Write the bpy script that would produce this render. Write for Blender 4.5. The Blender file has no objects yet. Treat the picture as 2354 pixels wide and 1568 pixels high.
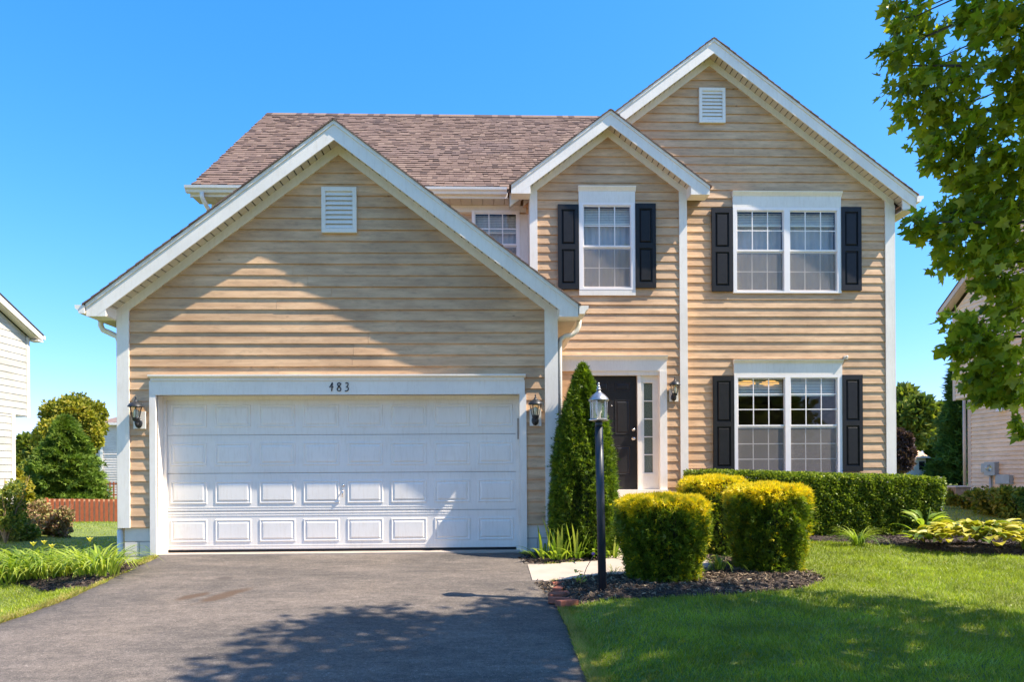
import bpy, math, random
import numpy as np
from mathutils import Matrix, Vector
random.seed(7); rng = np.random.default_rng(7)
R = math.radians
sc = bpy.context.scene
C = sc.collection

# ------------------------------------------------------------------ camera, sky, sun, exposure
FP, HX, HY = 1610.0, 1177.0, 1087.0          # focal length and horizon, in units of a 2354 px wide frame
CAMZ = 1.085
cam_d = bpy.data.cameras.new('camera'); cam = bpy.data.objects.new('camera', cam_d); C.objects.link(cam)
cam_d.sensor_width = 36.0; cam_d.lens = 36.0 * FP / 2354.0
cam_d.shift_y = (HY - 784.0) / 2354.0
cam_d.clip_start = 0.05; cam_d.clip_end = 3000
CR = Matrix.Rotation(R(-1.8), 3, 'Z') @ Matrix.Rotation(R(90), 3, 'X') @ Matrix.Rotation(R(-0.35), 3, 'Z')
cam.matrix_world = Matrix.Translation((0, 0, CAMZ)) @ CR.to_4x4()
sc.camera = cam
sun_v = Vector((3.8, -1.0, 5.1)).normalized()
elev = math.asin(sun_v.z); az = math.atan2(sun_v.x, sun_v.y)
sd = bpy.data.lights.new('sun', 'SUN'); sd.energy = 3.6; sd.angle = R(0.5); sd.color = (1.0, 0.90, 0.76)
so = bpy.data.objects.new('sun', sd); C.objects.link(so); so.location = (8, -4, 20)
so.rotation_euler = sun_v.to_track_quat('Z', 'Y').to_euler()
w = bpy.data.worlds.new('World'); sc.world = w; w.use_nodes = True
nt = w.node_tree; nt.nodes.clear()
sky = nt.nodes.new('ShaderNodeTexSky'); sky.sky_type = 'NISHITA'; sky.sun_disc = False
sky.sun_elevation = elev; sky.sun_rotation = az; sky.altitude = 200; sky.air_density = 1.0; sky.dust_density = 0.6; sky.ozone_density = 1.6
bg = nt.nodes.new('ShaderNodeBackground'); bg.inputs[1].default_value = 0.15
wo = nt.nodes.new('ShaderNodeOutputWorld')
sp = nt.nodes.new('ShaderNodeSeparateColor'); cb = nt.nodes.new('ShaderNodeCombineColor'); nt.links.new(sky.outputs[0], sp.inputs[0])
KS = 0.252
for i_, (pw_, gn_) in enumerate(((1.55, 0.35), (0.86, 0.475), (0.72, 0.78))):     # deeper, more saturated clear sky
    a_ = nt.nodes.new('ShaderNodeMath'); a_.operation = 'MULTIPLY'; a_.inputs[1].default_value = KS; nt.links.new(sp.outputs[i_], a_.inputs[0])
    b_ = nt.nodes.new('ShaderNodeMath'); b_.operation = 'POWER'; b_.inputs[1].default_value = pw_; nt.links.new(a_.outputs[0], b_.inputs[0])
    c_ = nt.nodes.new('ShaderNodeMath'); c_.operation = 'MULTIPLY'; c_.inputs[1].default_value = gn_ / KS; nt.links.new(b_.outputs[0], c_.inputs[0])
    nt.links.new(c_.outputs[0], cb.inputs[i_])
nt.links.new(cb.outputs[0], bg.inputs[0]); nt.links.new(bg.outputs[0], wo.inputs[0])
sc.view_settings.view_transform = 'Standard'; sc.view_settings.look = 'None'
sc.view_settings.exposure = 1.60; sc.view_settings.gamma = 1.0; sc.view_settings.use_curve_mapping = False

# ------------------------------------------------------------------ measuring helpers
def ray(dx, dy):
    return CR @ Vector(((dx - HX) / FP, (HY - dy) / FP, -1.0))
def at(dx, dy, Y):
    d = ray(dx, dy); t = Y / d.y
    return (d.x * t, CAMZ + d.z * t)
def rect(x0, x1, y0, y1, Y):
    my = (y0 + y1) / 2; mx = (x0 + x1) / 2
    return (at(x0, my, Y)[0], at(x1, my, Y)[0], at(mx, y1, Y)[1], at(mx, y0, Y)[1])   # x0,x1,z0,z1
def proj(p):
    v = CR.transposed() @ (Vector(p) - Vector((0, 0, CAMZ)))
    if v.z > -0.05: return (-9999, -9999)
    return (HX + FP * v.x / -v.z, HY - FP * v.y / -v.z)

# ------------------------------------------------------------------ materials
def mat(name):
    m = bpy.data.materials.new(name); m.use_nodes = True
    return m, m.node_tree, m.node_tree.nodes['Principled BSDF']
def coord(nt, kind='Object', scale=(1, 1, 1)):
    tc = nt.nodes.new('ShaderNodeTexCoord'); mp = nt.nodes.new('ShaderNodeMapping')
    mp.inputs['Scale'].default_value = scale
    nt.links.new(tc.outputs[kind], mp.inputs[0]); return mp.outputs[0]
def wcoord(nt, scale=(1, 1, 1)):
    g = nt.nodes.new('ShaderNodeNewGeometry'); mp = nt.nodes.new('ShaderNodeMapping')
    mp.inputs['Scale'].default_value = scale
    nt.links.new(g.outputs['Position'], mp.inputs[0]); return mp.outputs[0]
def noise(nt, vec, scale, detail=4, rough=0.55, dist=0.0):
    n = nt.nodes.new('ShaderNodeTexNoise'); n.inputs['Scale'].default_value = scale
    n.inputs['Detail'].default_value = detail; n.inputs['Roughness'].default_value = rough
    n.inputs['Distortion'].default_value = dist
    nt.links.new(vec, n.inputs['Vector']); return n.outputs['Fac']
def ramp(nt, fac, stops):
    r = nt.nodes.new('ShaderNodeValToRGB'); cr = r.color_ramp
    while len(cr.elements) < len(stops): cr.elements.new(0.5)
    for e, (p, c) in zip(cr.elements, stops):
        e.position = p; e.color = (*c, 1) if len(c) == 3 else c
    nt.links.new(fac, r.inputs[0]); return r.outputs[0]
def g1(v): return (v, v, v)
def mix(nt, fac, a, b, mode='MIX'):
    m = nt.nodes.new('ShaderNodeMix'); m.data_type = 'RGBA'; m.blend_type = mode
    for k, v in ((0, fac), (6, a), (7, b)):
        if isinstance(v, (int, float)): m.inputs[k].default_value = v
        elif isinstance(v, tuple): m.inputs[k].default_value = (*v, 1) if len(v) == 3 else v
        else: nt.links.new(v, m.inputs[k])
    return m.outputs[2]
def bump(nt, h, b, strength=0.3, dist=0.01):
    n = nt.nodes.new('ShaderNodeBump'); n.inputs['Strength'].default_value = strength; n.inputs['Distance'].default_value = dist
    nt.links.new(h, n.inputs['Height']); nt.links.new(n.outputs[0], b.inputs['Normal'])
def randv(nt):
    return nt.nodes.new('ShaderNodeObjectInfo').outputs['Random']
M = {}
def simple(name, col, rough=0.5, metal=0.0, var=0.0, vs=6.0, bs=0.0):
    m, t, b = mat(name)
    if var:
        f = noise(t, wcoord(t), vs, 6, 0.6)
        c = ramp(t, f, [(0.3, tuple(x * (1 - var) for x in col)), (0.7, tuple(min(1, x * (1 + var)) for x in col))])
        t.links.new(c, b.inputs['Base Color'])
        if bs: bump(t, noise(t, wcoord(t), vs * 8, 4), b, bs, 0.004)
    else: b.inputs['Base Color'].default_value = (*col, 1)
    b.inputs['Roughness'].default_value = rough; b.inputs['Metallic'].default_value = metal
    M[name] = m; return m
def siding_mat(name, c0, c1, knots=True):
    m, t, b = mat(name)
    rv = randv(t)
    pos = wcoord(t, (0.55, 1, 7.0))
    off = t.nodes.new('ShaderNodeVectorMath'); off.operation = 'SCALE'
    cmb = t.nodes.new('ShaderNodeCombineXYZ'); t.links.new(rv, cmb.inputs[0]); t.links.new(rv, cmb.inputs[2])
    t.links.new(cmb.outputs[0], off.inputs[0]); off.inputs['Scale'].default_value = 37.0
    ad = t.nodes.new('ShaderNodeVectorMath'); t.links.new(pos, ad.inputs[0]); t.links.new(off.outputs[0], ad.inputs[1])
    f1 = noise(t, ad.outputs[0], 2.2, 6, 0.6)
    c = ramp(t, f1, [(0.34, c0), (0.5, tuple((a + d) / 2 for a, d in zip(c0, c1))), (0.66, c1)])
    pr = ramp(t, rv, [(0.0, g1(0.88)), (1.0, g1(1.06))])
    c = mix(t, 1.0, c, pr, 'MULTIPLY')
    # large weathered zones
    f2 = noise(t, wcoord(t, (1, 1, 1.6)), 0.8, 3, 0.6)
    c = mix(t, ramp(t, f2, [(0.42, g1(0.0)), (0.64, g1(0.7))]), c, tuple(x * 0.78 for x in c0))
    f5 = noise(t, wcoord(t, (1.3, 1, 5)), 4.0, 5, 0.7)
    c = mix(t, 0.8, c, ramp(t, f5, [(0.30, g1(0.72)), (0.48, g1(1.0)), (0.7, g1(1.10))]), 'MULTIPLY')
    # fine grain along the board
    f4 = noise(t, wcoord(t, (3, 1, 60)), 3.0, 4, 0.6)
    c = mix(t, 0.22, c, ramp(t, f4, [(0.35, g1(0.62)), (0.65, g1(1.0))]), 'MULTIPLY')
    if knots:
        v = t.nodes.new('ShaderNodeTexVoronoi'); v.inputs['Scale'].default_value = 2.6
        t.links.new(wcoord(t, (1, 0.0, 1.9)), v.inputs['Vector'])
        k = ramp(t, v.outputs['Distance'], [(0.012, g1(1.0)), (0.075, g1(0.0))])
        k2 = ramp(t, noise(t, wcoord(t), 1.7, 2), [(0.47, g1(0.0)), (0.6, g1(0.75))])
        kk = mix(t, 1.0, k, k2, 'MULTIPLY')
        c = mix(t, kk, c, (0.13, 0.075, 0.04))
    t.links.new(c, b.inputs['Base Color'])
    b.inputs['Roughness'].default_value = 0.62
    bump(t, f4, b, 0.25, 0.004)
    M[name] = m
siding_mat('siding', (0.55, 0.328, 0.17), (0.76, 0.498, 0.278))
siding_mat('siding_cream', (0.56, 0.52, 0.43), (0.64, 0.60, 0.52), False)
siding_mat('siding_peach', (0.86, 0.66, 0.46), (0.92, 0.73, 0.53), False)
siding_mat('siding_pale', (0.76, 0.66, 0.57), (0.84, 0.74, 0.65), False)
def trim_mat(name, col, dirt=0.12):
    m, t, b = mat(name)
    f = noise(t, wcoord(t, (1, 1, 1)), 1.4, 6, 0.65)
    c = ramp(t, f, [(0.35, tuple(x * (1 - dirt) for x in col)), (0.6, col)])
    f2 = noise(t, wcoord(t, (14, 14, 2.0)), 2.5, 5, 0.7)
    c = mix(t, 0.5, c, ramp(t, f2, [(0.3, (0.86, 0.82, 0.76)), (0.5, g1(1.0))]), 'MULTIPLY')
    t.links.new(c, b.inputs['Base Color']); b.inputs['Roughness'].default_value = 0.5
    bump(t, noise(t, wcoord(t), 60, 3), b, 0.12, 0.003)
    M[name] = m
trim_mat('trim', (0.87, 0.80, 0.695), 0.10)
trim_mat('trim_cream', (0.74, 0.69, 0.60))
trim_mat('trim_peach', (0.66, 0.52, 0.41))
simple('vinyl', (0.88, 0.81, 0.75), 0.35, var=0.03)
trim_mat('door_white', (0.85, 0.795, 0.71), 0.06)
simple('soffit', (0.60, 0.53, 0.43), 0.55, var=0.06)
simple('black_paint', (0.012, 0.011, 0.011), 0.45, var=0.25, vs=14, bs=0.15)
simple('black_door', (0.018, 0.016, 0.016), 0.5, var=0.2, vs=10, bs=0.1)
simple('post_black', (0.022, 0.027, 0.036), 0.38, var=0.2, vs=20)
simple('dark_metal', (0.03, 0.032, 0.035), 0.4, 0.3, var=0.3, vs=30)
simple('pewter', (0.42, 0.40, 0.38), 0.33, 0.85, var=0.25, vs=40)
simple('chrome', (0.75, 0.70, 0.66), 0.22, 1.0)
simple('ink', (0.02, 0.018, 0.025), 0.4)
simple('block', (0.72, 0.65, 0.55), 0.8, var=0.09, vs=5, bs=0.3)
simple('mortar', (0.42, 0.40, 0.36), 0.9, var=0.1)
simple('concrete', (0.42, 0.34, 0.27), 0.85, var=0.12, vs=4, bs=0.3)
simple('bulb', (0.85, 0.85, 0.83), 0.4)
simple('inside', (0.26, 0.23, 0.2), 0.9)
simple('blind', (0.72, 0.72, 0.62), 0.6, var=0.03)
simple('curtain', (0.46, 0.44, 0.42), 0.9, var=.15, vs=3)
simple('brick', (0.32, 0.10, 0.055), 0.85, var=0.4, vs=18, bs=0.6)
simple('bark', (0.10, 0.075, 0.055), 0.9, var=0.35, vs=22, bs=0.7)
simple('core', (0.028, 0.034, 0.012), 1.0, var=0.3, vs=20)
simple('red_wood', (0.40, 0.095, 0.032), 0.75, var=0.22, vs=9, bs=0.2)
simple('red_wood_light', (0.78, 0.46, 0.26), 0.75, var=0.15, vs=9)  # rear pickets: sunlight put into a paler colour; also the shed roof
simple('grey_wood', (0.36, 0.28, 0.22), 0.85, var=0.25, vs=7)
simple('utility_grey', (0.36, 0.38, 0.38), 0.5, 0.2, var=0.1)
simple('roof_far', (0.22, 0.15, 0.12), 0.9, var=0.25, vs=3)
simple('roof_edge', (0.055, 0.042, 0.038), 0.9, var=0.3, vs=20)
simple('amber', (0.75, 0.38, 0.08), 0.3)
simple('dry_twig', (0.34, 0.22, 0.13), 0.9, var=0.3)
simple('blue_cloth', (0.05, 0.08, 0.12), 0.7)
for q_ in ('black_paint', 'black_door'): M[q_].node_tree.nodes['Principled BSDF'].inputs['Specular IOR Level'].default_value = 0.3
simple('glass_leaded', (0.13, 0.15, 0.115), 0.15, var=.75, vs=70)
simple('rubber', (0.012, 0.012, 0.012), 0.7)
# lamp amber glass glows a little (lit lamp in the photo)
am = M['amber'].node_tree.nodes['Principled BSDF']; am.inputs['Emission Color'].default_value = (1.0, 0.5, 0.1, 1); am.inputs['Emission Strength'].default_value = 0.8
def shingle_mat():
    m, t, b = mat('shingle')
    rv = randv(t)
    at_ = t.nodes.new('ShaderNodeAttribute'); at_.attribute_name = 'tint'
    sm = t.nodes.new('ShaderNodeMath'); sm.operation = 'ADD'; t.links.new(rv, sm.inputs[0]); t.links.new(at_.outputs['Fac'], sm.inputs[1])
    fr = t.nodes.new('ShaderNodeMath'); fr.operation = 'FRACT'; t.links.new(sm.outputs[0], fr.inputs[0])
    c = ramp(t, fr.outputs[0], [(0.0, (0.085, 0.052, 0.040)), (0.22, (0.165, 0.103, 0.077)), (0.75, (0.20, 0.128, 0.094)), (1.0, (0.235, 0.158, 0.115))])
    f = noise(t, wcoord(t), 0.55, 3)
    c = mix(t, ramp(t, f, [(0.45, g1(0.0)), (0.7, g1(0.4))]), c, (0.16, 0.11, 0.10))
    f = noise(t, wcoord(t), 90, 3)
    c = mix(t, 0.55, c, ramp(t, f, [(0.3, g1(0.55)), (0.7, g1(1.15))]), 'MULTIPLY')
    t.links.new(c, b.inputs['Base Color']); b.inputs['Roughness'].default_value = 0.95
    bump(t, f, b, 0.5, 0.006); M['shingle'] = m
shingle_mat()
def glass_mat(name, tint=(1, 1, 1), base=0.10, rough=0.02):
    m = bpy.data.materials.new(name); m.use_nodes = True; t = m.node_tree; t.nodes.clear()
    o = t.nodes.new('ShaderNodeOutputMaterial'); tr = t.nodes.new('ShaderNodeBsdfTransparent'); tr.inputs[0].default_value = (*tint, 1)
    gl = t.nodes.new('ShaderNodeBsdfGlossy'); gl.inputs['Roughness'].default_value = rough
    lw = t.nodes.new('ShaderNodeLayerWeight'); lw.inputs[0].default_value = .5; fr = t.nodes.new('ShaderNodeMath'); fr.operation = 'POWER'; fr.inputs[1].default_value = 4.0; t.links.new(lw.outputs['Facing'], fr.inputs[0])
    a = t.nodes.new('ShaderNodeMath'); a.operation = 'ADD'; a.inputs[1].default_value = base; t.links.new(fr.outputs[0], a.inputs[0])
    mx = t.nodes.new('ShaderNodeMixShader'); t.links.new(a.outputs[0], mx.inputs[0]); t.links.new(tr.outputs[0], mx.inputs[1]); t.links.new(gl.outputs[0], mx.inputs[2])
    if rough < 0.1:
        n = t.nodes.new('ShaderNodeBump'); n.inputs['Strength'].default_value = 0.05; n.inputs['Distance'].default_value = 0.02
        t.links.new(noise(t, wcoord(t), 2.0, 2), n.inputs['Height']); t.links.new(n.outputs[0], gl.inputs['Normal'])
    t.links.new(mx.outputs[0], o.inputs[0]); M[name] = m
glass_mat('glass', base=0.055); glass_mat('glass_lamp', (0.93, 0.92, 0.86), 0.12, 0.12); glass_mat('glass_frosted', (0.30, 0.33, 0.30), 0.06, 0.25)
def screen_mat():
    m = bpy.data.materials.new('screen'); m.use_nodes = True; t = m.node_tree; t.nodes.clear()
    o = t.nodes.new('ShaderNodeOutputMaterial'); tr = t.nodes.new('ShaderNodeBsdfTransparent')
    d = t.nodes.new('ShaderNodeBsdfDiffuse'); d.inputs[0].default_value = (0.34, 0.30, 0.265, 1)
    mx = t.nodes.new('ShaderNodeMixShader'); mx.inputs[0].default_value = 0.48
    t.links.new(tr.outputs[0], mx.inputs[1]); t.links.new(d.outputs[0], mx.inputs[2]); t.links.new(mx.outputs[0], o.inputs[0]); M['screen'] = m
screen_mat()
def leaf_mat(name, stops, trans=0.35, rough=0.5, patch=0.0):
    m = bpy.data.materials.new(name); m.use_nodes = True; t = m.node_tree
    b = t.nodes['Principled BSDF']; o = t.nodes['Material Output']
    a = t.nodes.new('ShaderNodeAttribute'); a.attribute_name = 'tint'
    rv = randv(t); ml = t.nodes.new('ShaderNodeMath'); ml.operation = 'MULTIPLY'; ml.inputs[1].default_value = 0.0
    c = ramp(t, a.outputs['Fac'], stops)
    if patch:
        f = noise(t, wcoord(t), 2.2, 3); c = mix(t, patch, c, ramp(t, f, [(0.35, g1(0.5)), (0.65, g1(1.3))]), 'MULTIPLY')
    t.links.new(c, b.inputs['Base Color']); b.inputs['Roughness'].default_value = rough
    b.inputs['Specular IOR Level'].default_value = 0.35
    tl = t.nodes.new('ShaderNodeBsdfTranslucent'); c2 = mix(t, 1.0, c, (1.25, 1.35, 0.55), 'MULTIPLY'); t.links.new(c2, tl.inputs[0])
    mx = t.nodes.new('ShaderNodeMixShader'); mx.inputs[0].default_value = trans
    t.links.new(b.outputs[0], mx.inputs[1]); t.links.new(tl.outputs[0], mx.inputs[2]); t.links.new(mx.outputs[0], o.inputs[0]); M[name] = m
leaf_mat('yew', [(0.0, (0.07, 0.11, 0.010)), (0.35, (0.19, 0.26, 0.018)), (0.5, (0.32, 0.36, 0.02)), (0.68, (0.72, 0.54, 0.012)), (1.0, (0.92, 0.70, 0.03))], 0.35)
leaf_mat('hedge', [(0.0, (0.07, 0.11, 0.012)), (0.5, (0.21, 0.28, 0.026)), (0.85, (0.34, 0.38, 0.045)), (1.0, (0.55, 0.54, 0.16))], 0.3, 0.45, 0.35)
leaf_mat('cedar', [(0.0, (0.045, 0.08, 0.008)), (0.5, (0.15, 0.235, 0.014)), (0.85, (0.32, 0.39, 0.022)), (1.0, (0.52, 0.52, 0.05))], 0.3, 0.55, 0.3)
leaf_mat('maple', [(0.0, (0.15, 0.20, 0.016)), (0.45, (0.30, 0.36, 0.026)), (0.8, (0.46, 0.48, 0.04)), (1.0, (0.62, 0.54, 0.09))], 0.58, 0.34)
leaf_mat('grass', [(0.0, (0.15, 0.185, 0.014)), (0.45, (0.29, 0.35, 0.02)), (0.8, (0.40, 0.45, 0.05)), (0.93, (0.38, 0.45, 0.15)), (1.0, (0.60, 0.42, 0.14))], 0.4, 0.45, 0.6)
leaf_mat('strap', [(0.0, (0.10, 0.17, 0.015)), (0.5, (0.22, 0.32, 0.03)), (0.85, (0.42, 0.48, 0.07)), (1.0, (0.5, 0.42, 0.12))], 0.4, 0.4)
leaf_mat('hosta', [(0.0, (0.08, 0.15, 0.02)), (0.4, (0.26, 0.29, 0.03)), (0.8, (0.56, 0.46, 0.05)), (1.0, (0.72, 0.64, 0.22))], 0.3, 0.4)
leaf_mat('tree_far', [(0.0, (0.06, 0.10, 0.016)), (0.5, (0.16, 0.21, 0.03)), (1.0, (0.36, 0.34, 0.05))], 0.3, 0.6, 0.4)
leaf_mat('tree_yellow', [(0.0, (0.12, 0.15, 0.012)), (0.5, (0.28, 0.27, 0.018)), (1.0, (0.42, 0.32, 0.03))], 0.3, 0.6, 0.4)
leaf_mat('spruce', [(0.0, (0.06, 0.11, 0.012)), (0.5, (0.15, 0.23, 0.022)), (1.0, (0.28, 0.34, 0.04))], 0.2, 0.6, 0.5)
leaf_mat('arb_dark', [(0.0, (0.03, 0.06, 0.010)), (0.5, (0.06, 0.12, 0.016)), (1.0, (0.11, 0.18, 0.03))], 0.2, 0.7, 0.4)
leaf_mat('purple', [(0.0, (0.04, 0.022, 0.022)), (0.5, (0.10, 0.055, 0.05)), (1.0, (0.22, 0.14, 0.12))], 0.2, 0.6, 0.3)
leaf_mat('dry', [(0.0, (0.20, 0.12, 0.06)), (0.5, (0.36, 0.22, 0.12)), (0.8, (0.25, 0.25, 0.07)), (1.0, (0.45, 0.40, 0.15))], 0.2, 0.8)
leaf_mat('petal', [(0.0, (0.80, 0.70, 0.12)), (1.0, (0.9, 0.85, 0.3))], 0.3)
leaf_mat('chip', [(0.0, (0.018, 0.012, 0.010)), (0.5, (0.05, 0.03, 0.024)), (0.85, (0.11, 0.07, 0.05)), (1.0, (0.26, 0.19, 0.13))], 0.0, 0.9)
leaf_mat('chip_old', [(0.0, (0.05, 0.034, 0.022)), (0.5, (0.14, 0.095, 0.062)), (0.85, (0.26, 0.19, 0.12)), (1.0, (0.42, 0.34, 0.21))], 0.0, 0.9)
def asphalt():
    m, t, b = mat('asphalt')
    v = wcoord(t)
    fb = noise(t, v, 0.55, 5, 0.6, 0.4)
    c = ramp(t, fb, [(0.36, (0.072, 0.061, 0.051)), (0.5, (0.098, 0.081, 0.066)), (0.64, (0.135, 0.108, 0.084))])
    # paler, more worn towards the garage (traffic wear), streaked across
    f3 = noise(t, wcoord(t, (0.35, 1.2, 1)), 1.6, 5, 0.65)
    c = mix(t, ramp(t, f3, [(0.42, g1(0.0)), (0.64, g1(0.75))]), c, (0.155, 0.125, 0.10))
    f = noise(t, v, 130, 3, 0.7)
    c = mix(t, 0.9, c, ramp(t, f, [(0.3, g1(0.4)), (0.5, g1(0.95)), (0.70, g1(2.0))]), 'MULTIPLY')
    c = mix(t, 0.8, c, ramp(t, noise(t, v, 28, 4, 0.75), [(0.32, g1(0.62)), (0.5, g1(1.0)), (0.68, g1(1.4))]), 'MULTIPLY')
    c = mix(t, 0.75, c, ramp(t, noise(t, wcoord(t, (.6, 1.3, 1)), 7, 5, 0.75), [(0.34, g1(0.66)), (0.5, g1(1.0)), (0.64, g1(1.32))]), 'MULTIPLY')
    vo = t.nodes.new('ShaderNodeTexVoronoi'); vo.inputs['Scale'].default_value = 75; t.links.new(v, vo.inputs['Vector'])
    cm = ramp(t, vo.outputs['Color'], [(0.80, g1(0.0)), (0.86, g1(1.0))])
    cd = ramp(t, vo.outputs['Distance'], [(0.25, g1(1.0)), (0.42, g1(0.0))])
    c = mix(t, mix(t, 1.0, mix(t, 1.0, cm, cd, 'MULTIPLY'), g1(0.5), 'MULTIPLY'), c, (0.42, 0.36, 0.30))
    # brown oil and rust stains, shapes of their own
    for (sx, sy, a, lx, ly) in ((*onplane(443, 1373), 1.1, 0.25, 0.10), (*onplane(518, 1370), 1.2, 0.46, 0.12), (*onplane(515, 1331), 0.0, 0.14, 0.10)):
        g = t.nodes.new('ShaderNodeNewGeometry'); s = t.nodes.new('ShaderNodeVectorMath'); s.operation = 'SUBTRACT'
        s.inputs[1].default_value = (sx, sy, 0); t.links.new(g.outputs['Position'], s.inputs[0])
        mp = t.nodes.new('ShaderNodeMapping'); mp.vector_type = 'TEXTURE'; mp.inputs['Rotation'].default_value = (0, 0, a); mp.inputs['Scale'].default_value = (lx, ly, 9)
        t.links.new(s.outputs[0], mp.inputs[0])
        nn = t.nodes.new('ShaderNodeTexNoise'); nn.inputs['Scale'].default_value = 6; t.links.new(v, nn.inputs['Vector'])
        av = t.nodes.new('ShaderNodeVectorMath'); av.operation = 'MULTIPLY_ADD'; t.links.new(nn.outputs['Color'], av.inputs[0])
        av.inputs[1].default_value = (0.9, 0.9, 0); t.links.new(mp.outputs[0], av.inputs[2])
        av2 = t.nodes.new('ShaderNodeVectorMath'); av2.operation = 'SUBTRACT'; av2.inputs[1].default_value = (0.45, 0.45, 0); t.links.new(av.outputs[0], av2.inputs[0])
        ln = t.nodes.new('ShaderNodeVectorMath'); ln.operation = 'LENGTH'; t.links.new(av2.outputs[0], ln.inputs[0])
        k = ramp(t, ln.outputs['Value'], [(0.55, g1(0.9)), (1.05, g1(0.0))])
        c = mix(t, k, c, (0.088, 0.052, 0.028) if a else (0.07, 0.055, 0.045))
    t.links.new(c, b.inputs['Base Color']); b.inputs['Roughness'].default_value = 0.85
    bump(t, f, b, 0.8, 0.006); M['asphalt'] = m
def ground_mat(name, stops, s1=1.2, s2=40, bs=0.6):
    m, t, b = mat(name); v = wcoord(t)
    c = ramp(t, noise(t, v, s1, 6, 0.65), stops)
    f = noise(t, v, s2, 4, 0.7)
    c = mix(t, 0.8, c, ramp(t, f, [(0.3, g1(0.45)), (0.7, g1(1.35))]), 'MULTIPLY')
    t.links.new(c, b.inputs['Base Color']); b.inputs['Roughness'].default_value = 0.95
    bump(t, f, b, bs, 0.02); M[name] = m
ground_mat('lawn', [(0.3, (0.10, 0.12, 0.03)), (0.5, (0.15, 0.19, 0.03)), (0.75, (0.24, 0.24, 0.06))], 0.9)
ground_mat('mulch', [(0.3, (0.030, 0.020, 0.015)), (0.7, (0.075, 0.05, 0.036))], 6, 70, 1.0)

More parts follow.
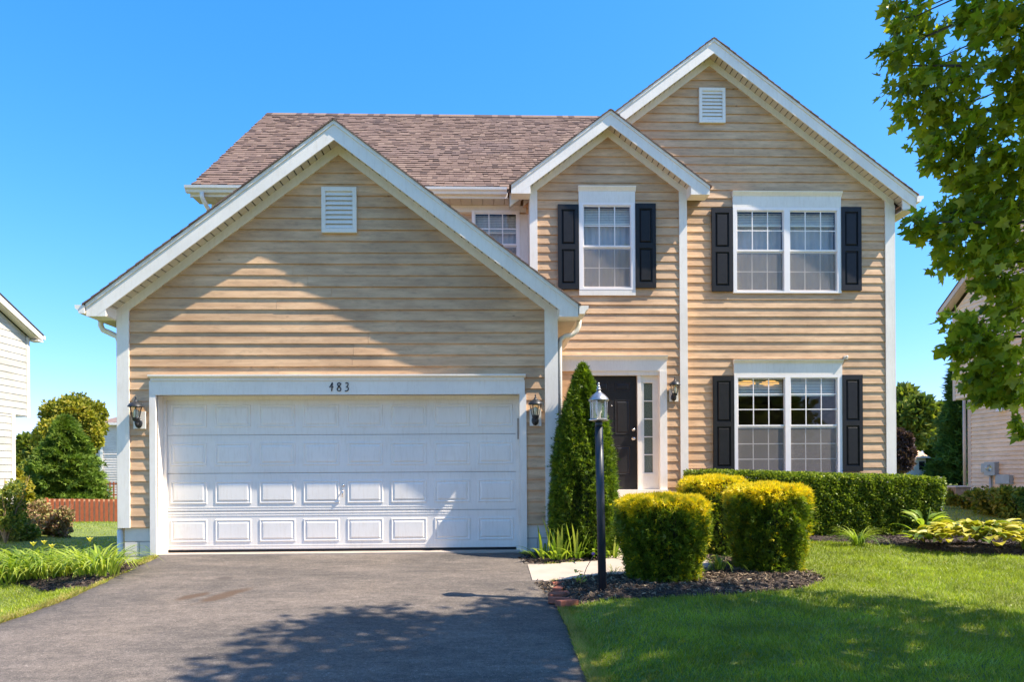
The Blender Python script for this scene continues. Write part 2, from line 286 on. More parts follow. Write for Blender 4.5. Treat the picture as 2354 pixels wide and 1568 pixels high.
# ------------------------------------------------------------------ object helpers
WP = {}
def base_pos(p): return WP.get(p.name, Vector((0, 0, 0))) if p else Vector((0, 0, 0))
def link(o, parent=None, pos=None):
    C.objects.link(o)
    if parent is not None: o.parent = parent
    if pos is None: WP[o.name] = base_pos(parent)
    else:
        o.location = Vector(pos) - base_pos(parent); WP[o.name] = Vector(pos)
    return o
def tag(o, label=None, cat=None, group=None, kind=None):
    if label: o['label'] = label
    if cat: o['category'] = cat
    if group: o['group'] = group
    if kind: o['kind'] = kind
    return o
def thing(name, label, cat, loc, group=None):
    o = bpy.data.objects.new(name, None); o.empty_display_size = 0.1
    link(o, None, loc); return tag(o, label, cat, group)
class MB:
    def __init__(s): s.v = []; s.f = []; s.sm = []
    def add(s, vs, fs, smooth=False):
        n = len(s.v); s.v += [tuple(v) for v in vs]; s.f += [tuple(n + i for i in f) for f in fs]; s.sm += [smooth] * len(fs); return s
    def box(s, x0, x1, y0, y1, z0, z1):
        return s.add([(x0, y0, z0), (x1, y0, z0), (x1, y1, z0), (x0, y1, z0), (x0, y0, z1), (x1, y0, z1), (x1, y1, z1), (x0, y1, z1)],
                     [(0, 3, 2, 1), (4, 5, 6, 7), (0, 1, 5, 4), (1, 2, 6, 5), (2, 3, 7, 6), (3, 0, 4, 7)])
    def prism(s, poly, y0, y1):                 # polygon in XZ, extruded in Y
        n = len(poly); a = [(x, y0, z) for x, z in poly] + [(x, y1, z) for x, z in poly]
        return s.add(a, [tuple(range(n)), tuple(range(2 * n - 1, n - 1, -1))] + [(i, i + n, (i + 1) % n + n, (i + 1) % n) for i in range(n)])
    def prism_x(s, poly, x0, x1):               # polygon in YZ, extruded in X
        n = len(poly); a = [(x0, y, z) for y, z in poly] + [(x1, y, z) for y, z in poly]
        return s.add(a, [tuple(range(n)), tuple(range(2 * n - 1, n - 1, -1))] + [(i, i + n, (i + 1) % n + n, (i + 1) % n) for i in range(n)])
    def slab(s, poly, z0, z1):                  # polygon in XY
        n = len(poly); a = [(x, y, z0) for x, y in poly] + [(x, y, z1) for x, y in poly]
        return s.add(a, [tuple(range(n - 1, -1, -1)), tuple(range(n, 2 * n))] + [(i, (i + 1) % n, (i + 1) % n + n, i + n) for i in range(n)])
    def hexa(s, p):                             # 8 corner points, same order as box
        return s.add(p, [(0, 3, 2, 1), (4, 5, 6, 7), (0, 1, 5, 4), (1, 2, 6, 5), (2, 3, 7, 6), (3, 0, 4, 7)])
    def tube(s, pts, r, n=8, sx=1.0, sy=1.0):
        pts = [Vector(p) for p in pts]; rs = r if isinstance(r, (list, tuple)) else [r] * len(pts)
        vs = []; fs = []
        up = Vector((0.13, 0.97, 0.2))
        for i, p in enumerate(pts):
            d = (pts[min(i + 1, len(pts) - 1)] - pts[max(i - 1, 0)]).normalized()
            a = d.cross(up); a = a.normalized() if a.length > 1e-4 else d.orthogonal().normalized(); b = d.cross(a)
            for k in range(n):
                t = 2 * math.pi * (k + 0.5) / n
                vs.append(p + a * math.cos(t) * rs[i] * sx + b * math.sin(t) * rs[i] * sy)
        for i in range(len(pts) - 1):
            for k in range(n): fs.append((i * n + k, i * n + (k + 1) % n, (i + 1) * n + (k + 1) % n, (i + 1) * n + k))
        fs += [tuple(range(n - 1, -1, -1)), tuple(range((len(pts) - 1) * n, len(pts) * n))]
        return s.add(vs, fs, n > 5)
    def lathe(s, c, prof, n=16, rot=0.0, smooth=True):
        vs = []; fs = []
        for r, z in prof:
            for k in range(n):
                t = 2 * math.pi * k / n + rot; vs.append((c[0] + r * math.cos(t), c[1] + r * math.sin(t), c[2] + z))
        for i in range(len(prof) - 1):
            for k in range(n): fs.append((i * n + k, i * n + (k + 1) % n, (i + 1) * n + (k + 1) % n, (i + 1) * n + k))
        fs += [tuple(range(n - 1, -1, -1)), tuple(range((len(prof) - 1) * n, len(prof) * n))]
        return s.add(vs, fs, smooth)
    def build(s, name, m, parent=None, pos=None):
        if pos is not None: o0 = Vector(pos)
        elif parent is not None: o0 = base_pos(parent)
        else: o0 = Vector((0, 0, 0))
        me = bpy.data.meshes.new(name)
        me.from_pydata([(v[0] - o0.x, v[1] - o0.y, v[2] - o0.z) for v in s.v], [], s.f)
        me.polygons.foreach_set('use_smooth', s.sm); me.materials.append(M[m] if isinstance(m, str) else m)
        o = bpy.data.objects.new(name, me)
        return link(o, parent, o0 if (pos is not None or parent is None) else None)
def struct(o): o['kind'] = 'structure'; return o

def cloud(name, tv, tf, P, D, S, tint, m, parent=None, spin=None, kind=None, W=None):
    """many copies of a small template (long axis +Z) in one mesh: P positions, D directions, S sizes, tint 0..1"""
    P = np.asarray(P, float); N = len(P); tv = np.asarray(tv, float); tf = np.asarray(tf, int)
    D = D / np.maximum(np.linalg.norm(D, axis=1, keepdims=True), 1e-6)
    h = rng.normal(size=(N, 3)) if spin is None else spin
    A = np.cross(D, h); A /= np.maximum(np.linalg.norm(A, axis=1, keepdims=True), 1e-6); B = np.cross(D, A)
    S = np.broadcast_to(np.asarray(S, float), (N,)); Wd = S if W is None else np.broadcast_to(np.asarray(W, float), (N,))
    V = (P[:, None, :] + tv[None, :, 0, None] * A[:, None, :] * Wd[:, None, None] + tv[None, :, 1, None] * B[:, None, :] * Wd[:, None, None]
         + tv[None, :, 2, None] * D[:, None, :] * S[:, None, None])
    if parent is not None: V = V - np.array(base_pos(parent))
    k = len(tv); F = (tf[None, :, :] + (np.arange(N) * k)[:, None, None]).reshape(-1)
    me = bpy.data.meshes.new(name)
    me.vertices.add(N * k); me.vertices.foreach_set('co', V.reshape(-1).astype(np.float32))
    nf = N * len(tf); me.loops.add(nf * 3); me.loops.foreach_set('vertex_index', F.astype(np.int32))
    me.polygons.add(nf); me.polygons.foreach_set('loop_start', (np.arange(nf) * 3).astype(np.int32))
    at_ = me.attributes.new('tint', 'FLOAT', 'POINT'); at_.data.foreach_set('value', np.repeat(np.clip(tint, 0, 1), k).astype(np.float32))
    me.update(); me.validate(); me.materials.append(M[m])
    o = bpy.data.objects.new(name, me); link(o, parent)
    if kind: o['kind'] = kind
    return o
def ctint(o, v):
    me = o.data; a = me.attributes.get('tint') or me.attributes.new('tint', 'FLOAT', 'POINT')
    a.data.foreach_set('value', np.full(len(me.vertices), v, np.float32))
SPRAY_V = [(-.12, 0, 0), (.12, 0, 0), (0, .1, 1.0), (-.5, .1, .45), (-.12, 0, .25), (.5, -.05, .5), (.1, 0, .3)]
SPRAY_F = [(0, 1, 2), (0, 4, 3), (1, 5, 6)]
LEAF_V = [(0, 0, 0), (-.34, .06, .45), (.34, .06, .45), (0, -.04, 1.0)]; LEAF_F = [(0, 2, 1), (1, 2, 3)]
BLADE_V = [(-.5, 0, 0), (.5, 0, 0), (-.36, .5, .6), (.36, .5, .6), (0, 2.2, 1.0)]; BLADE_F = [(0, 1, 3), (0, 3, 2), (2, 3, 4)]

# ------------------------------------------------------------------ terrain
YG, YE, YR, YM = 9.65, 12.45, 12.80, 13.05        # garage, entry, right gable and main wall planes
def sm(t): t = np.clip(t, 0, 1); return t * t * (3 - 2 * t)
def drive_z(y): return -0.012 - 0.05 * np.clip(9.84 - y, 0, 13)
def onplane(dx, dy):
    d = ray(dx, dy); t = (-0.012 - 0.05 * 9.84 - CAMZ) / (d.z - 0.05 * d.y); return (d.x * t, d.y * t)
RP = sorted([onplane(*p) for p in ((1365, 1568), (1346, 1530), (1328, 1482), (1308, 1432), (1290, 1402), (1278, 1360), (1270, 1330), (1260, 1298), (1240, 1282))], key=lambda q: q[1])
LP_ = sorted([onplane(*p) for p in ((0, 1432), (130, 1387), (200, 1357), (255, 1331), (310, 1306), (362, 1280))], key=lambda q: q[1])
RY = [-20] + [q[1] for q in RP] + [9.9]; RX = [RP[0][0] + .35] + [q[0] for q in RP] + [.22]
LY = [-20] + [q[1] for q in LP_] + [9.9]; LX = [LP_[0][0] - 1.5] + [q[0] for q in LP_] + [-4.86]
def redge(y): return np.interp(y, RY, RX)
def ledge(y): return np.interp(y, LY, LX)
def gh(x, y):
    x = np.asarray(x, float); y = np.asarray(y, float)
    dz = drive_z(y)
    rz = np.where(y < 9.64, -0.02 - 0.022 * np.clip(9.64 - y, 0, 13), -0.02 - 0.002 * np.clip(y - 20, 0, 60))
    rz = rz + 0.06 * sm((x - 9) / 4) * sm((y - 14) / 5)
    lz = np.where(y < 9.6, -0.22 - 0.022 * np.clip(9.6 - y, 0, 13), -0.22 - 0.047 * np.clip(y - 9.6, 0, 27.5))
    lz = lz + 0.35 * sm((-11.5 - x) / 3) * sm((y - 13) / 6) * sm((34 - y) / 8)
    f = y < 9.9
    tr = sm((x - redge(y) - 0.02) / 0.55); tl = sm((ledge(y) - x - 0.02) / 0.8)
    front = dz * (1 - tr) * (1 - tl) + rz * tr + lz * tl
    tb = sm((x + 5.3) / 9.0); back = lz * (1 - tb) + rz * tb
    k = sm((y - 9.6) / 0.8); z = front * (1 - k) + back * k
    z = z + 0.012 * np.sin(x * 1.7 + y * 0.6) * np.sin(y * 1.3) * np.where(tr + tl > 0.9, 1, 0) * np.where(y < 9.6, 1, 0)
    return z
def ghs(x, y): return float(gh(np.array([x]), np.array([y]))[0])
def G(dx, dy):
    d = ray(dx, dy); t = 8.0 / d.y
    for _ in range(60):
        x, y = d.x * t, d.y * t; tz = (ghs(x, y) - CAMZ) / d.z; t = t * 0.6 + tz * 0.4
    return (d.x * t, d.y * t)
def inpoly(px, py, poly):
    c = np.zeros(len(px), bool); n = len(poly); j = n - 1
    for i in range(n):
        xi, yi = poly[i]; xj, yj = poly[j]
        c ^= ((yi > py) != (yj > py)) & (px < (xj - xi) * (py - yi) / (yj - yi + 1e-12) + xi); j = i
    return c
xs = np.unique(np.concatenate([np.linspace(-400, -30, 16), np.arange(-30, -8, 1.0), np.arange(-8, 4, 0.1), np.arange(4, 12, 0.25), np.arange(12, 30, 1.0), np.linspace(30, 400, 16)]))
ys = np.unique(np.concatenate([np.linspace(-60, -4, 12), np.arange(-4, 14, 0.2), np.arange(14, 60, 1.5), np.linspace(60, 900, 18)]))
GX, GY = np.meshgrid(xs, ys); GZ = gh(GX.ravel(), GY.ravel()).reshape(GX.shape)
ins = (GX > ledge(GY) + 0.02) & (GX < redge(GY) - 0.02) & (GY < 9.7)
GZ = np.where(ins, GZ - 0.04, GZ)
mb = MB(); nx = len(xs)
mb.add(np.stack([GX, GY, GZ], -1).reshape(-1, 3).tolist(), [(j * nx + i, j * nx + i + 1, (j + 1) * nx + i + 1, (j + 1) * nx + i) for j in range(len(ys) - 1) for i in range(nx - 1)], True)
struct(mb.build('ground', 'lawn'))
asphalt()
# driveway sheet with ragged edges, rising 10-15 mm above the soil
mb = MB(); yy = np.arange(-8, 9.83, 0.08); vs = []; NXD = 24
for y in yy:
    a = float(ledge(y)) + 0.02 * math.sin(y * 9) + rng.uniform(-.012, .012); b_ = float(redge(y)) + 0.015 * math.sin(y * 7) + rng.uniform(-.012, .012)
    for i in range(NXD + 1):
        x = a if i == 0 else b_ if i == NXD else (a + .03) + (b_ - a - .06) * (i - 1) / (NXD - 2)
        vs.append((x, y, float(drive_z(y)) + 0.006 * math.sin(x * 1.1) * math.sin(y * 0.9) + 0.004 - (0.045 if i in (0, NXD) else 0)))
mb.add(vs, [(j * (NXD + 1) + i, j * (NXD + 1) + i + 1, (j + 1) * (NXD + 1) + i + 1, (j + 1) * (NXD + 1) + i) for j in range(len(yy) - 1) for i in range(NXD)], True)
struct(mb.build('driveway', 'asphalt'))

# ------------------------------------------------------------------ the house
house = thing('house', 'two storey house with tan clapboard siding, white gables, black shutters and double garage', 'house', (0, YG, 0))
SL = 0.755
def wedge_plank(mbx, x0b, x1b, x0t, x1t, z0, z1, Y, f0=0.0, f1=1.0, th=0.020):
    a = th - (th - 0.004) * f0; b_ = th - (th - 0.004) * f1
    mbx.hexa([(x0b, Y - a, z0), (x1b, Y - a, z0), (x1b, Y, z0), (x0b, Y, z0), (x0t, Y - b_, z1), (x1t, Y - b_, z1), (x1t, Y, z1), (x0t, Y, z1)])
def lay_siding(parent, Y, zstart, pitch, nrows, xl, xr, holes, name='siding_plank', m='siding'):
    """xl(z), xr(z): ends of the row at height z; holes: rects (x0,x1,z0,z1). Each cut board is an object."""
    for r in range(nrows):
        z0 = zstart + r * pitch; z1 = z0 + pitch + 0.012
        a0, b0, a1, b1 = xl(z0), xr(z0), xl(z0 + pitch), xr(z0 + pitch)
        if b0 - a0 < 0.08: break
        if b1 - a1 < 0.03: m_ = (a1 + b1) / 2; a1 = m_ - .01; b1 = m_ + .01
        cuts = sorted([h for h in holes if h[3] > z0 + 0.004 and h[2] < z0 + pitch - 0.004 and h[1] > a0 and h[0] < b0])
        segs = []; cur = (a0, a1)
        for h in cuts:
            if h[0] > cur[0] + 0.01: segs.append((cur[0], h[0], cur[1], h[0], z0, z1, 0, 1))
            if h[2] > z0 + 0.02: segs.append((h[0], h[1], h[0], h[1], z0, h[2], 0, (h[2] - z0) / pitch))
            if h[3] < z0 + pitch - 0.02: segs.append((h[0], h[1], h[0], h[1], h[3], z1, (h[3] - z0) / pitch, 1))
            cur = (h[1], h[1])
        if b0 > cur[0] + 0.01: segs.append((cur[0], b0, cur[1], b1, z0, z1, 0, 1))
        for s_ in segs:
            L = s_[1] - s_[0]
            parts = [s_]
            if L > 4.2 and s_[6] == 0 and s_[7] == 1:        # butt joint in long boards
                j = s_[0] + L * random.uniform(.3, .7)
                parts = [(s_[0], j - .001, s_[2], j - .001, *s_[4:]), (j + .001, s_[1], j + .001, s_[3], *s_[4:])]
            for q in parts:
                mbx = MB(); th = 0.025 + random.uniform(-.0025, .0025)
                wedge_plank(mbx, q[0], q[1], q[2], q[3], q[4] + random.uniform(-.0012, .0012), q[5], Y, q[6], q[7], th)
                mbx.build(name, m, parent)
def wall_with_holes(name, x0, x1, z0, z1, Y, holes, m, parent, gable=None, th=0.12):
    """solid wall panel of thickness th behind the plane Y with openings"""
    xs_ = sorted(set([x0, x1] + [v for h in holes for v in h[:2] if x0 < v < x1])); zs_ = sorted(set([z0, z1] + [v for h in holes for v in h[2:] if z0 < v < z1]))
    mbx = MB()
    for i in range(len(xs_) - 1):
        for j in range(len(zs_) - 1):
            cx, cz = (xs_[i] + xs_[i + 1]) / 2, (zs_[j] + zs_[j + 1]) / 2
            if any(h[0] < cx < h[1] and h[2] < cz < h[3] for h in holes): continue
            mbx.box(xs_[i], xs_[i + 1], Y, Y + th, zs_[j], zs_[j + 1])
    if gable: mbx.prism(gable, Y, Y + th)
    return mbx.build(name, m, parent)
TR, VI = 'trim', 'vinyl'
OV = 0.30

def gable_front(Yw, ax, aztop, xl, xr, tail, ztail_bot, wl, wr, nso=0, back=None, left_tail=True, right_tail=True, ov=OV, clipx=None):
    """rake boards, soffit pieces, frieze and stepped roof of one street gable. ax,aztop: apex of the rake top edge at plane Yw-ov"""
    Yf = Yw - ov; vt = 0.25
    ztop = lambda x: aztop - SL * abs(x - ax)
    for sgn, on in ((-1, left_tail), (1, right_tail)):
        xt = ax + sgn * tail; wx = wl if sgn < 0 else wr; zb = ztail_bot
        mbx = MB(); ub = (aztop - vt - zb) / SL
        if on and ub < tail: poly = [(ax, aztop), (ax, aztop - vt), (ax + sgn * ub, zb), (xt, zb), (xt, ztop(xt))]
        else: poly = [(ax, aztop), (ax, aztop - vt), (xt, ztop(xt) - vt), (xt, ztop(xt))]
        if sgn > 0: poly = poly[::-1]
        mbx.prism(poly, Yf, Yf + 0.022)
        if on:
            xi = wx; zi = ztop(xi) - vt
            p2 = [(xi, zi), (xi, zb), (ax + sgn * min(ub, tail), zb)]
            if sgn > 0: p2 = p2[::-1]
            mbx.prism(p2, Yf + 0.002, Yf + 0.021)
            mbx.box(min(xi, xt) + .004, max(xi, xt) - .004, Yf + 0.0225, Yw - 0.03, zb, zb + 0.012)
            mbx.box(xi - 0.006, xi + 0.006, Yf + 0.0225, Yw - 0.03, zb + 0.0125, zi + .05)
        mbx.build('rake_board', TR, house)
        # narrow top moulding under the shingles
        mbx = MB(); q = [(ax, aztop + .008), (ax, aztop - .045), (xt, ztop(xt) - .045), (xt, ztop(xt) + .008)]
        if sgn > 0: q = q[::-1]
        mbx.prism(q, Yf - 0.016, Yf - 0.0005); mbx.build('drip_moulding', TR, house)
        # frieze board on the wall
        fz = -0.055; fw = 0.13
        xw = wx
        mbx = MB(); q = [(ax, aztop - vt - fz), (ax, aztop - vt - fz - fw), (xw, ztop(xw) - vt - fz - fw), (xw, ztop(xw) - vt - fz)]
        if sgn > 0: q = q[::-1]
        mbx.prism(q, Yw - 0.0405, Yw - 0.001); mbx.build('frieze_board', TR, house)
        # soffit: separate vented panels with shadow gaps
        n = max(3, int(tail / 0.092)); zoff = vt - 0.09
        for i in range(n):
            u0 = tail * i / n + (0.014 if i else 0); u1 = tail * (i + 1) / n
            pa, pb = ax + sgn * u0, ax + sgn * u1
            if on and abs(pa - ax) > abs(wx - ax) + 0.03: continue
            mbx = MB(); lo, hi = (pa, pb) if sgn > 0 else (pb, pa)
            zl, zh = ztop(lo) - zoff - 0.035, ztop(hi) - zoff - 0.035
            mbx.hexa([(lo, Yf + .0225, zl), (hi, Yf + .0225, zh), (hi, Yw - .001, zh), (lo, Yw - .001, zl),
                      (lo, Yf + .0225, zl + .012), (hi, Yf + .0225, zh + .012), (hi, Yw - .001, zh + .012), (lo, Yw - .001, zl + .012)])
            mbx.build('soffit_panel', 'soffit', house)
        # backing strip above the soffit gaps
        lo, hi = (ax, wx if on else xt) if sgn > 0 else (wx if on else xt, ax)
        mbx = MB(); zl, zh = ztop(lo) - zoff + .002, ztop(hi) - zoff + .002
        mbx.hexa([(lo, Yf + .0225, zl), (hi, Yf + .0225, zh), (hi, Yw, zh), (lo, Yw, zl), (lo, Yf + .0225, zl + .1), (hi, Yf + .0225, zh + .1), (hi, Yw, zh + .1), (lo, Yw, zl + .1)])
        mbx.build('soffit_backing', 'roof_edge', house)
        # stepped roof courses
        mbx = MB(); nc = int(tail / 0.115) + 1; yb = back
        for i in range(nc):
            u0 = tail + 0.035 - i * 0.115; u1 = max(u0 - 0.15, 0)
            if u0 <= 0: break
            x0, x1 = ax + sgn * u0, ax + sgn * u1; z0 = ztop(x0) + 0.034; z1 = ztop(x1) + 0.020
            yf = Yf - 0.030 - rng.uniform(0, .012); bb = yb(abs(u0)) if callable(yb) else yb
            p = [(x0, yf, z0 - .022), (x1, yf, z1 - .014), (x1, bb, z1 - .014), (x0, bb, z0 - .022), (x0, yf, z0), (x1, yf, z1), (x1, bb, z1), (x0, bb, z0)]
            if sgn > 0: p = [p[1], p[0], p[3], p[2], p[5], p[4], p[7], p[6]]
            mbx.hexa(p)
        # ridge/side slab
        o = mbx.build('roof_slope', 'shingle', house); a = o.data.attributes.new('tint', 'FLOAT', 'POINT')
        a.data.foreach_set('value', np.repeat(rng.random(len(o.data.vertices) // 8), 8).astype(np.float32))
        mbx = MB(); lo, hi = (ax, xt) if sgn > 0 else (xt, ax)
        zl, zh = ztop(lo), ztop(hi); bb = back if not callable(back) else back(tail)
        mbx.hexa([(lo, Yf - .012, zl - .0), (hi, Yf - .012, zh - .0), (hi, bb, zh - .0), (lo, bb, zl - .0), (lo, Yf - .012, zl + .013), (hi, Yf - .012, zh + .013), (hi, bb, zh + .013), (lo, bb, zl + .013)])
        mbx.build('roof_deck', 'roof_edge', house)
    return ztop

# ---- garage gable
gax = at(768, 277, YG - OV)[0]; gaz = at(768, 277, YG - OV)[1]
gl = rect(272, 300, 700, 1215, YG); gr = rect(1251, 1283, 705, 1200, YG)
gwl, gwr = gl[0], gr[1]; half = (gwr - gwl) / 2; gax = (gwl + gwr) / 2; gwl = gax - half; gwr = gax + half
gt = half + 0.25
gzb = at(237, 727, YG - OV)[1]
gz_top = gable_front(YG, gax, gaz, gwl, gwr, gt, gzb, gwl, gwr, back=YM)
gx0, gx1, _, gzo = rect(361.4, 1195, 908, 1268, YG)
gopen = (gx0, gx1, -0.2, gzo)
ztopw = lambda x: gaz - SL * abs(x - gax) - 0.25 - 0.06
gsb = at(322, 1213, YG)[1]
def gxl(z): return max(gwl + 0.02, gax - (gaz - 0.28 - z) / SL)
def gxr(z): return min(gwr - 0.02, gax + (gaz - 0.28 - z) / SL)
hd = rect(346, 1206, 876, 908, YG)        # header board
ghole = (hd[0] + .04, hd[1] - .04, -.2, hd[3] - 0.01)
lay_siding(house, YG, gsb, 0.1557, 40, gxl, gxr, [ghole])
geave = gz_top(gwl) - 0.30
wall_with_holes('garage_wall', gwl, gwr, gsb - .01, geave, YG + 0.0005, [gopen], 'siding', house, gable=[(gwl, geave), (gwr, geave), (gax, gaz - 0.32)])
# corner boards
cbw = gl[1] - gl[0]
for a, b_ in ((gwl, gwl + cbw), (gwr - cbw - 0.02, gwr)):
    MB().box(a, b_, YG - 0.036, YG + 0.10, gsb - 0.005, geave + 0.10).build('corner_board', TR, house)
# block foundation, each block its own piece
bz1 = gsb - 0.006
for (a, b_) in ((gwl + .07, gx0 - .05), (gx1 + .05, gwr - .01)):
    MB().box(a + .01, b_ - .004, YG + 0.02, YG + 0.12, -0.35, bz1).build('mortar_bed', 'mortar', house)
    for r_ in range(3):
        z1 = bz1 - 0.2 * r_; z0 = z1 - 0.19; x = a - (0.2 if r_ % 2 else 0.0)
        while x < b_:
            c0, c1 = max(x, a), min(x + 0.39, b_)
            if c1 - c0 > 0.03: MB().box(c0, c1 - .008, YG + 0.012 + rng.uniform(0, .002), YG + 0.10, z0 + .008, z1).build('foundation_block', 'block', house)
            x += 0.4
# garage side walls
MB().box(gwl, gwl + .1, YG + .1, YM + .5, -.4, gz_top(gwl) - .1).build('side_wall', 'siding', house)
MB().box(gwr - .1, gwr, YG + .1, YM, -.4, gz_top(gwl) - .1).build('side_wall', 'siding', house)
# header with crown, jambs, stops
o = MB().box(hd[0], hd[1], YG - .042, YG + .06, gzo, hd[3]).build('garage_header', TR, house)
cz0 = hd[3]; cx0, cx1 = at(342, 868, YG - .05)[0], at(1208, 866, YG - .05)[0]
mb = MB(); mb.box(cx0 + .02, cx1 - .02, YG - .055, YG - .001, cz0 + .0005, cz0 + .035); mb.prism_x([(YG - .055, cz0 + .0355), (YG - .095, cz0 + .058), (YG - .095, cz0 + .078), (YG - .001, cz0 + .084), (YG - .001, cz0 + .0355)][::-1], cx0, cx1)
mb.build('crown_moulding', TR, house)
for a, b_ in ((hd[0], gx0), (gx1, hd[1] + .02)):
    MB().box(a, b_, YG - .040, YG + .018, -0.03 if a < -1 else -.012, gzo - .0005).build('door_casing', TR, house)
YD = YG + 0.21
for a, b_ in ((gx0 - .02, gx0 + .001), (gx1 - .001, gx1 + .02)):
    MB().box(a, b_, YG + .0185, YD + .05, -.02, gzo + .02).build('door_jamb', TR, house)
MB().box(gx0 + .0015, gx1 - .0015, YG + .0615, YD + .05, gzo - .001, gzo + .019).build('door_jamb', TR, house)
for a, b_ in ((gx0 + .0015, gx0 + .045), (gx1 - .045, gx1 - .0015)):
    MB().box(a, b_, YD - .035, YD - .002, 0, gzo - .002).build('door_stop', TR, house)
MB().box(gx0 + .0455, gx1 - .0455, YD - .035, YD - .002, gzo - .045, gzo - .002).build('door_stop', TR, house)
# apron lip
struct(MB().box(gx0 - .02, gx1 + .02, YG - .02, YD + .6, -.12, 0.0).build('garage_apron', 'concrete'))
# sectional door: four sections and 32 raised panels
dz0, dz1 = 0.035, gzo - 0.002; sh = (dz1 - dz0) / 4
gd = MB()
for i in range(4):
    z0 = dz0 + i * sh; gd.box(gx0 + .03, gx1 - .03, YD, YD + .04, z0 + .003, z0 + sh - .003)
    for kz in (0.018, 0.052, sh - 0.062, sh - 0.028):
        gd.box(gx0 + .03, gx1 - .03, YD - .004, YD - .0002, z0 + kz, z0 + kz + .010)
gdo = gd.build('garage_door', 'door_white', house); gdo['label'] = 'white double garage door with rows of raised panels'
MB().box(gx0 + .03, gx1 - .03, YD + .01, YD + .05, 0.002, dz0).build('bottom_seal', 'rubber', gdo)
pw = (gx1 - gx0 - .06) / 8
me_p = None
for i in range(4):
    for j in range(8):
        cx = gx0 + .03 + pw * (j + .5); cz = dz0 + sh * i + sh * 0.50; hw, hh = .250, .158
        if me_p is None:
            mb = MB(); w_, h_, d1, d2, e = hw, hh, .010, .002, .022
            def ring(a, b2, y): return [(-a, y, -b2), (a, y, -b2), (a, y, b2), (-a, y, b2)]
            rings = [ring(w_, h_, -.0004), ring(w_ - .006, h_ - .006, -.009), ring(w_ - .016, h_ - .016, -.010), ring(w_ - .030, h_ - .030, -.001), ring(w_ - .056, h_ - .056, -.013)]
            vs = [v for r_ in rings for v in r_]; fs = [(k * 4 + q, k * 4 + (q + 1) % 4, (k + 1) * 4 + (q + 1) % 4, (k + 1) * 4 + q) for k in range(4) for q in range(4)] + [(16, 17, 18, 19)]
            mb.add(vs, fs); o = mb.build('door_panel', 'door_white', gdo, (0, 0, 0)); me_p = o.data
        else: o = bpy.data.objects.new('door_panel', me_p); C.objects.link(o); o.parent = gdo
        o.location = Vector((cx, YD, cz)) - base_pos(gdo)
q_ = rect(1189, 1192.5, 962, 1010, YD - .04)
MB().box(q_[0], q_[1], YD - .045, YD - .0355, q_[2], q_[3]).build('brown_strip', 'grey_wood', house)  # thin upright brown strip on the right door stop
hx, hz = at(789, 1116, YD)
mb = MB(); mb.lathe((0, 0, 0), [(.018, 0), (.018, .012), (.008, .016)], 12)
mb.v = [(hx + x, YD - z, hz + y) for x, y, z in mb.v]; mb.build('keyhole', 'chrome', gdo)
mb = MB(); mb.tube([(hx, YD - .002, hz - .06), (hx + .003, YD - .035, hz - .075), (hx - .004, YD - .04, hz - .12), (hx - .01, YD - .02, hz - .16)], .009, 8); mb.build('door_handle', 'chrome', gdo)
# number 483 in raised black strokes
def stroke(pts, cx, cz, hgt):
    mbx = MB(); mbx.tube([(cx + p[0] * hgt, YG - .048, cz + p[1] * hgt) for p in pts], .0075, 6); return mbx
D4 = [[(.12, .5), (-.22, -.06), (.22, -.03)], [(.12, .45), (.07, .0), (.02, -.5)]]
D8 = [[(.22, .42), (.1, .2), (-.02, .02), (-.18, -.14), (-.24, -.3), (-.15, -.45), (.0, -.5), (.16, -.44), (.22, -.28), (.14, -.1), (-.02, .04), (-.15, .16), (-.19, .32), (-.1, .46), (.04, .48), (.12, .40)]]
D3 = [[(-.14, .4), (-.02, .48), (.12, .45), (.17, .3), (.1, .1), (-.06, -.02), (.08, -.04), (.2, -.16), (.19, -.32), (.06, -.46), (-.1, -.52), (-.2, -.47)]]
for dgt, dx in ((D4, 762), (D8, 779.5), (D3, 797)):
    cx, cz = at(dx, 889.5, YG - .048); mbx = MB()
    for s_ in dgt: q = stroke(s_, cx, cz, .115); mbx.add(q.v, q.f, True)
    mbx.build('house_digit', 'ink', house)

# louvred vents
def vent(dx0, dx1, dy0, dy1, Y):
    x0, x1, z0, z1 = rect(dx0, dx1, dy0, dy1, Y - .04); f = .055; o = MB()
    o.box(x0, x1, Y - .06, Y - .012, z0, z0 + f); o.box(x0, x1, Y - .06, Y - .012, z1 - f, z1)
    o.box(x0, x0 + f, Y - .06, Y - .012, z0 + f, z1 - f); o.box(x1 - f, x1, Y - .06, Y - .012, z0 + f, z1 - f)
    v = o.build('louvre_vent', TR, house)
    MB().box(x0 + f, x1 - f, Y - .024, Y - .021, z0 + f, z1 - f).build('vent_back', 'soffit', v)
    n = 8; h = (z1 - z0 - 2 * f) / n
    for i in range(n):
        za = z0 + f + i * h
        MB().hexa([(x0 + f, Y - .057, za + .004), (x1 - f, Y - .057, za + .004), (x1 - f, Y - .052, za + .004), (x0 + f, Y - .052, za + .004),
                   (x0 + f, Y - .034, za + h + .002), (x1 - f, Y - .034, za + h + .002), (x1 - f, Y - .030, za + h + .002), (x0 + f, Y - .030, za + h + .002)]).build('slat', TR, v)
vent(739.5, 820, 430.6, 535, YG); vent(1607, 1667, 202, 282, YR)

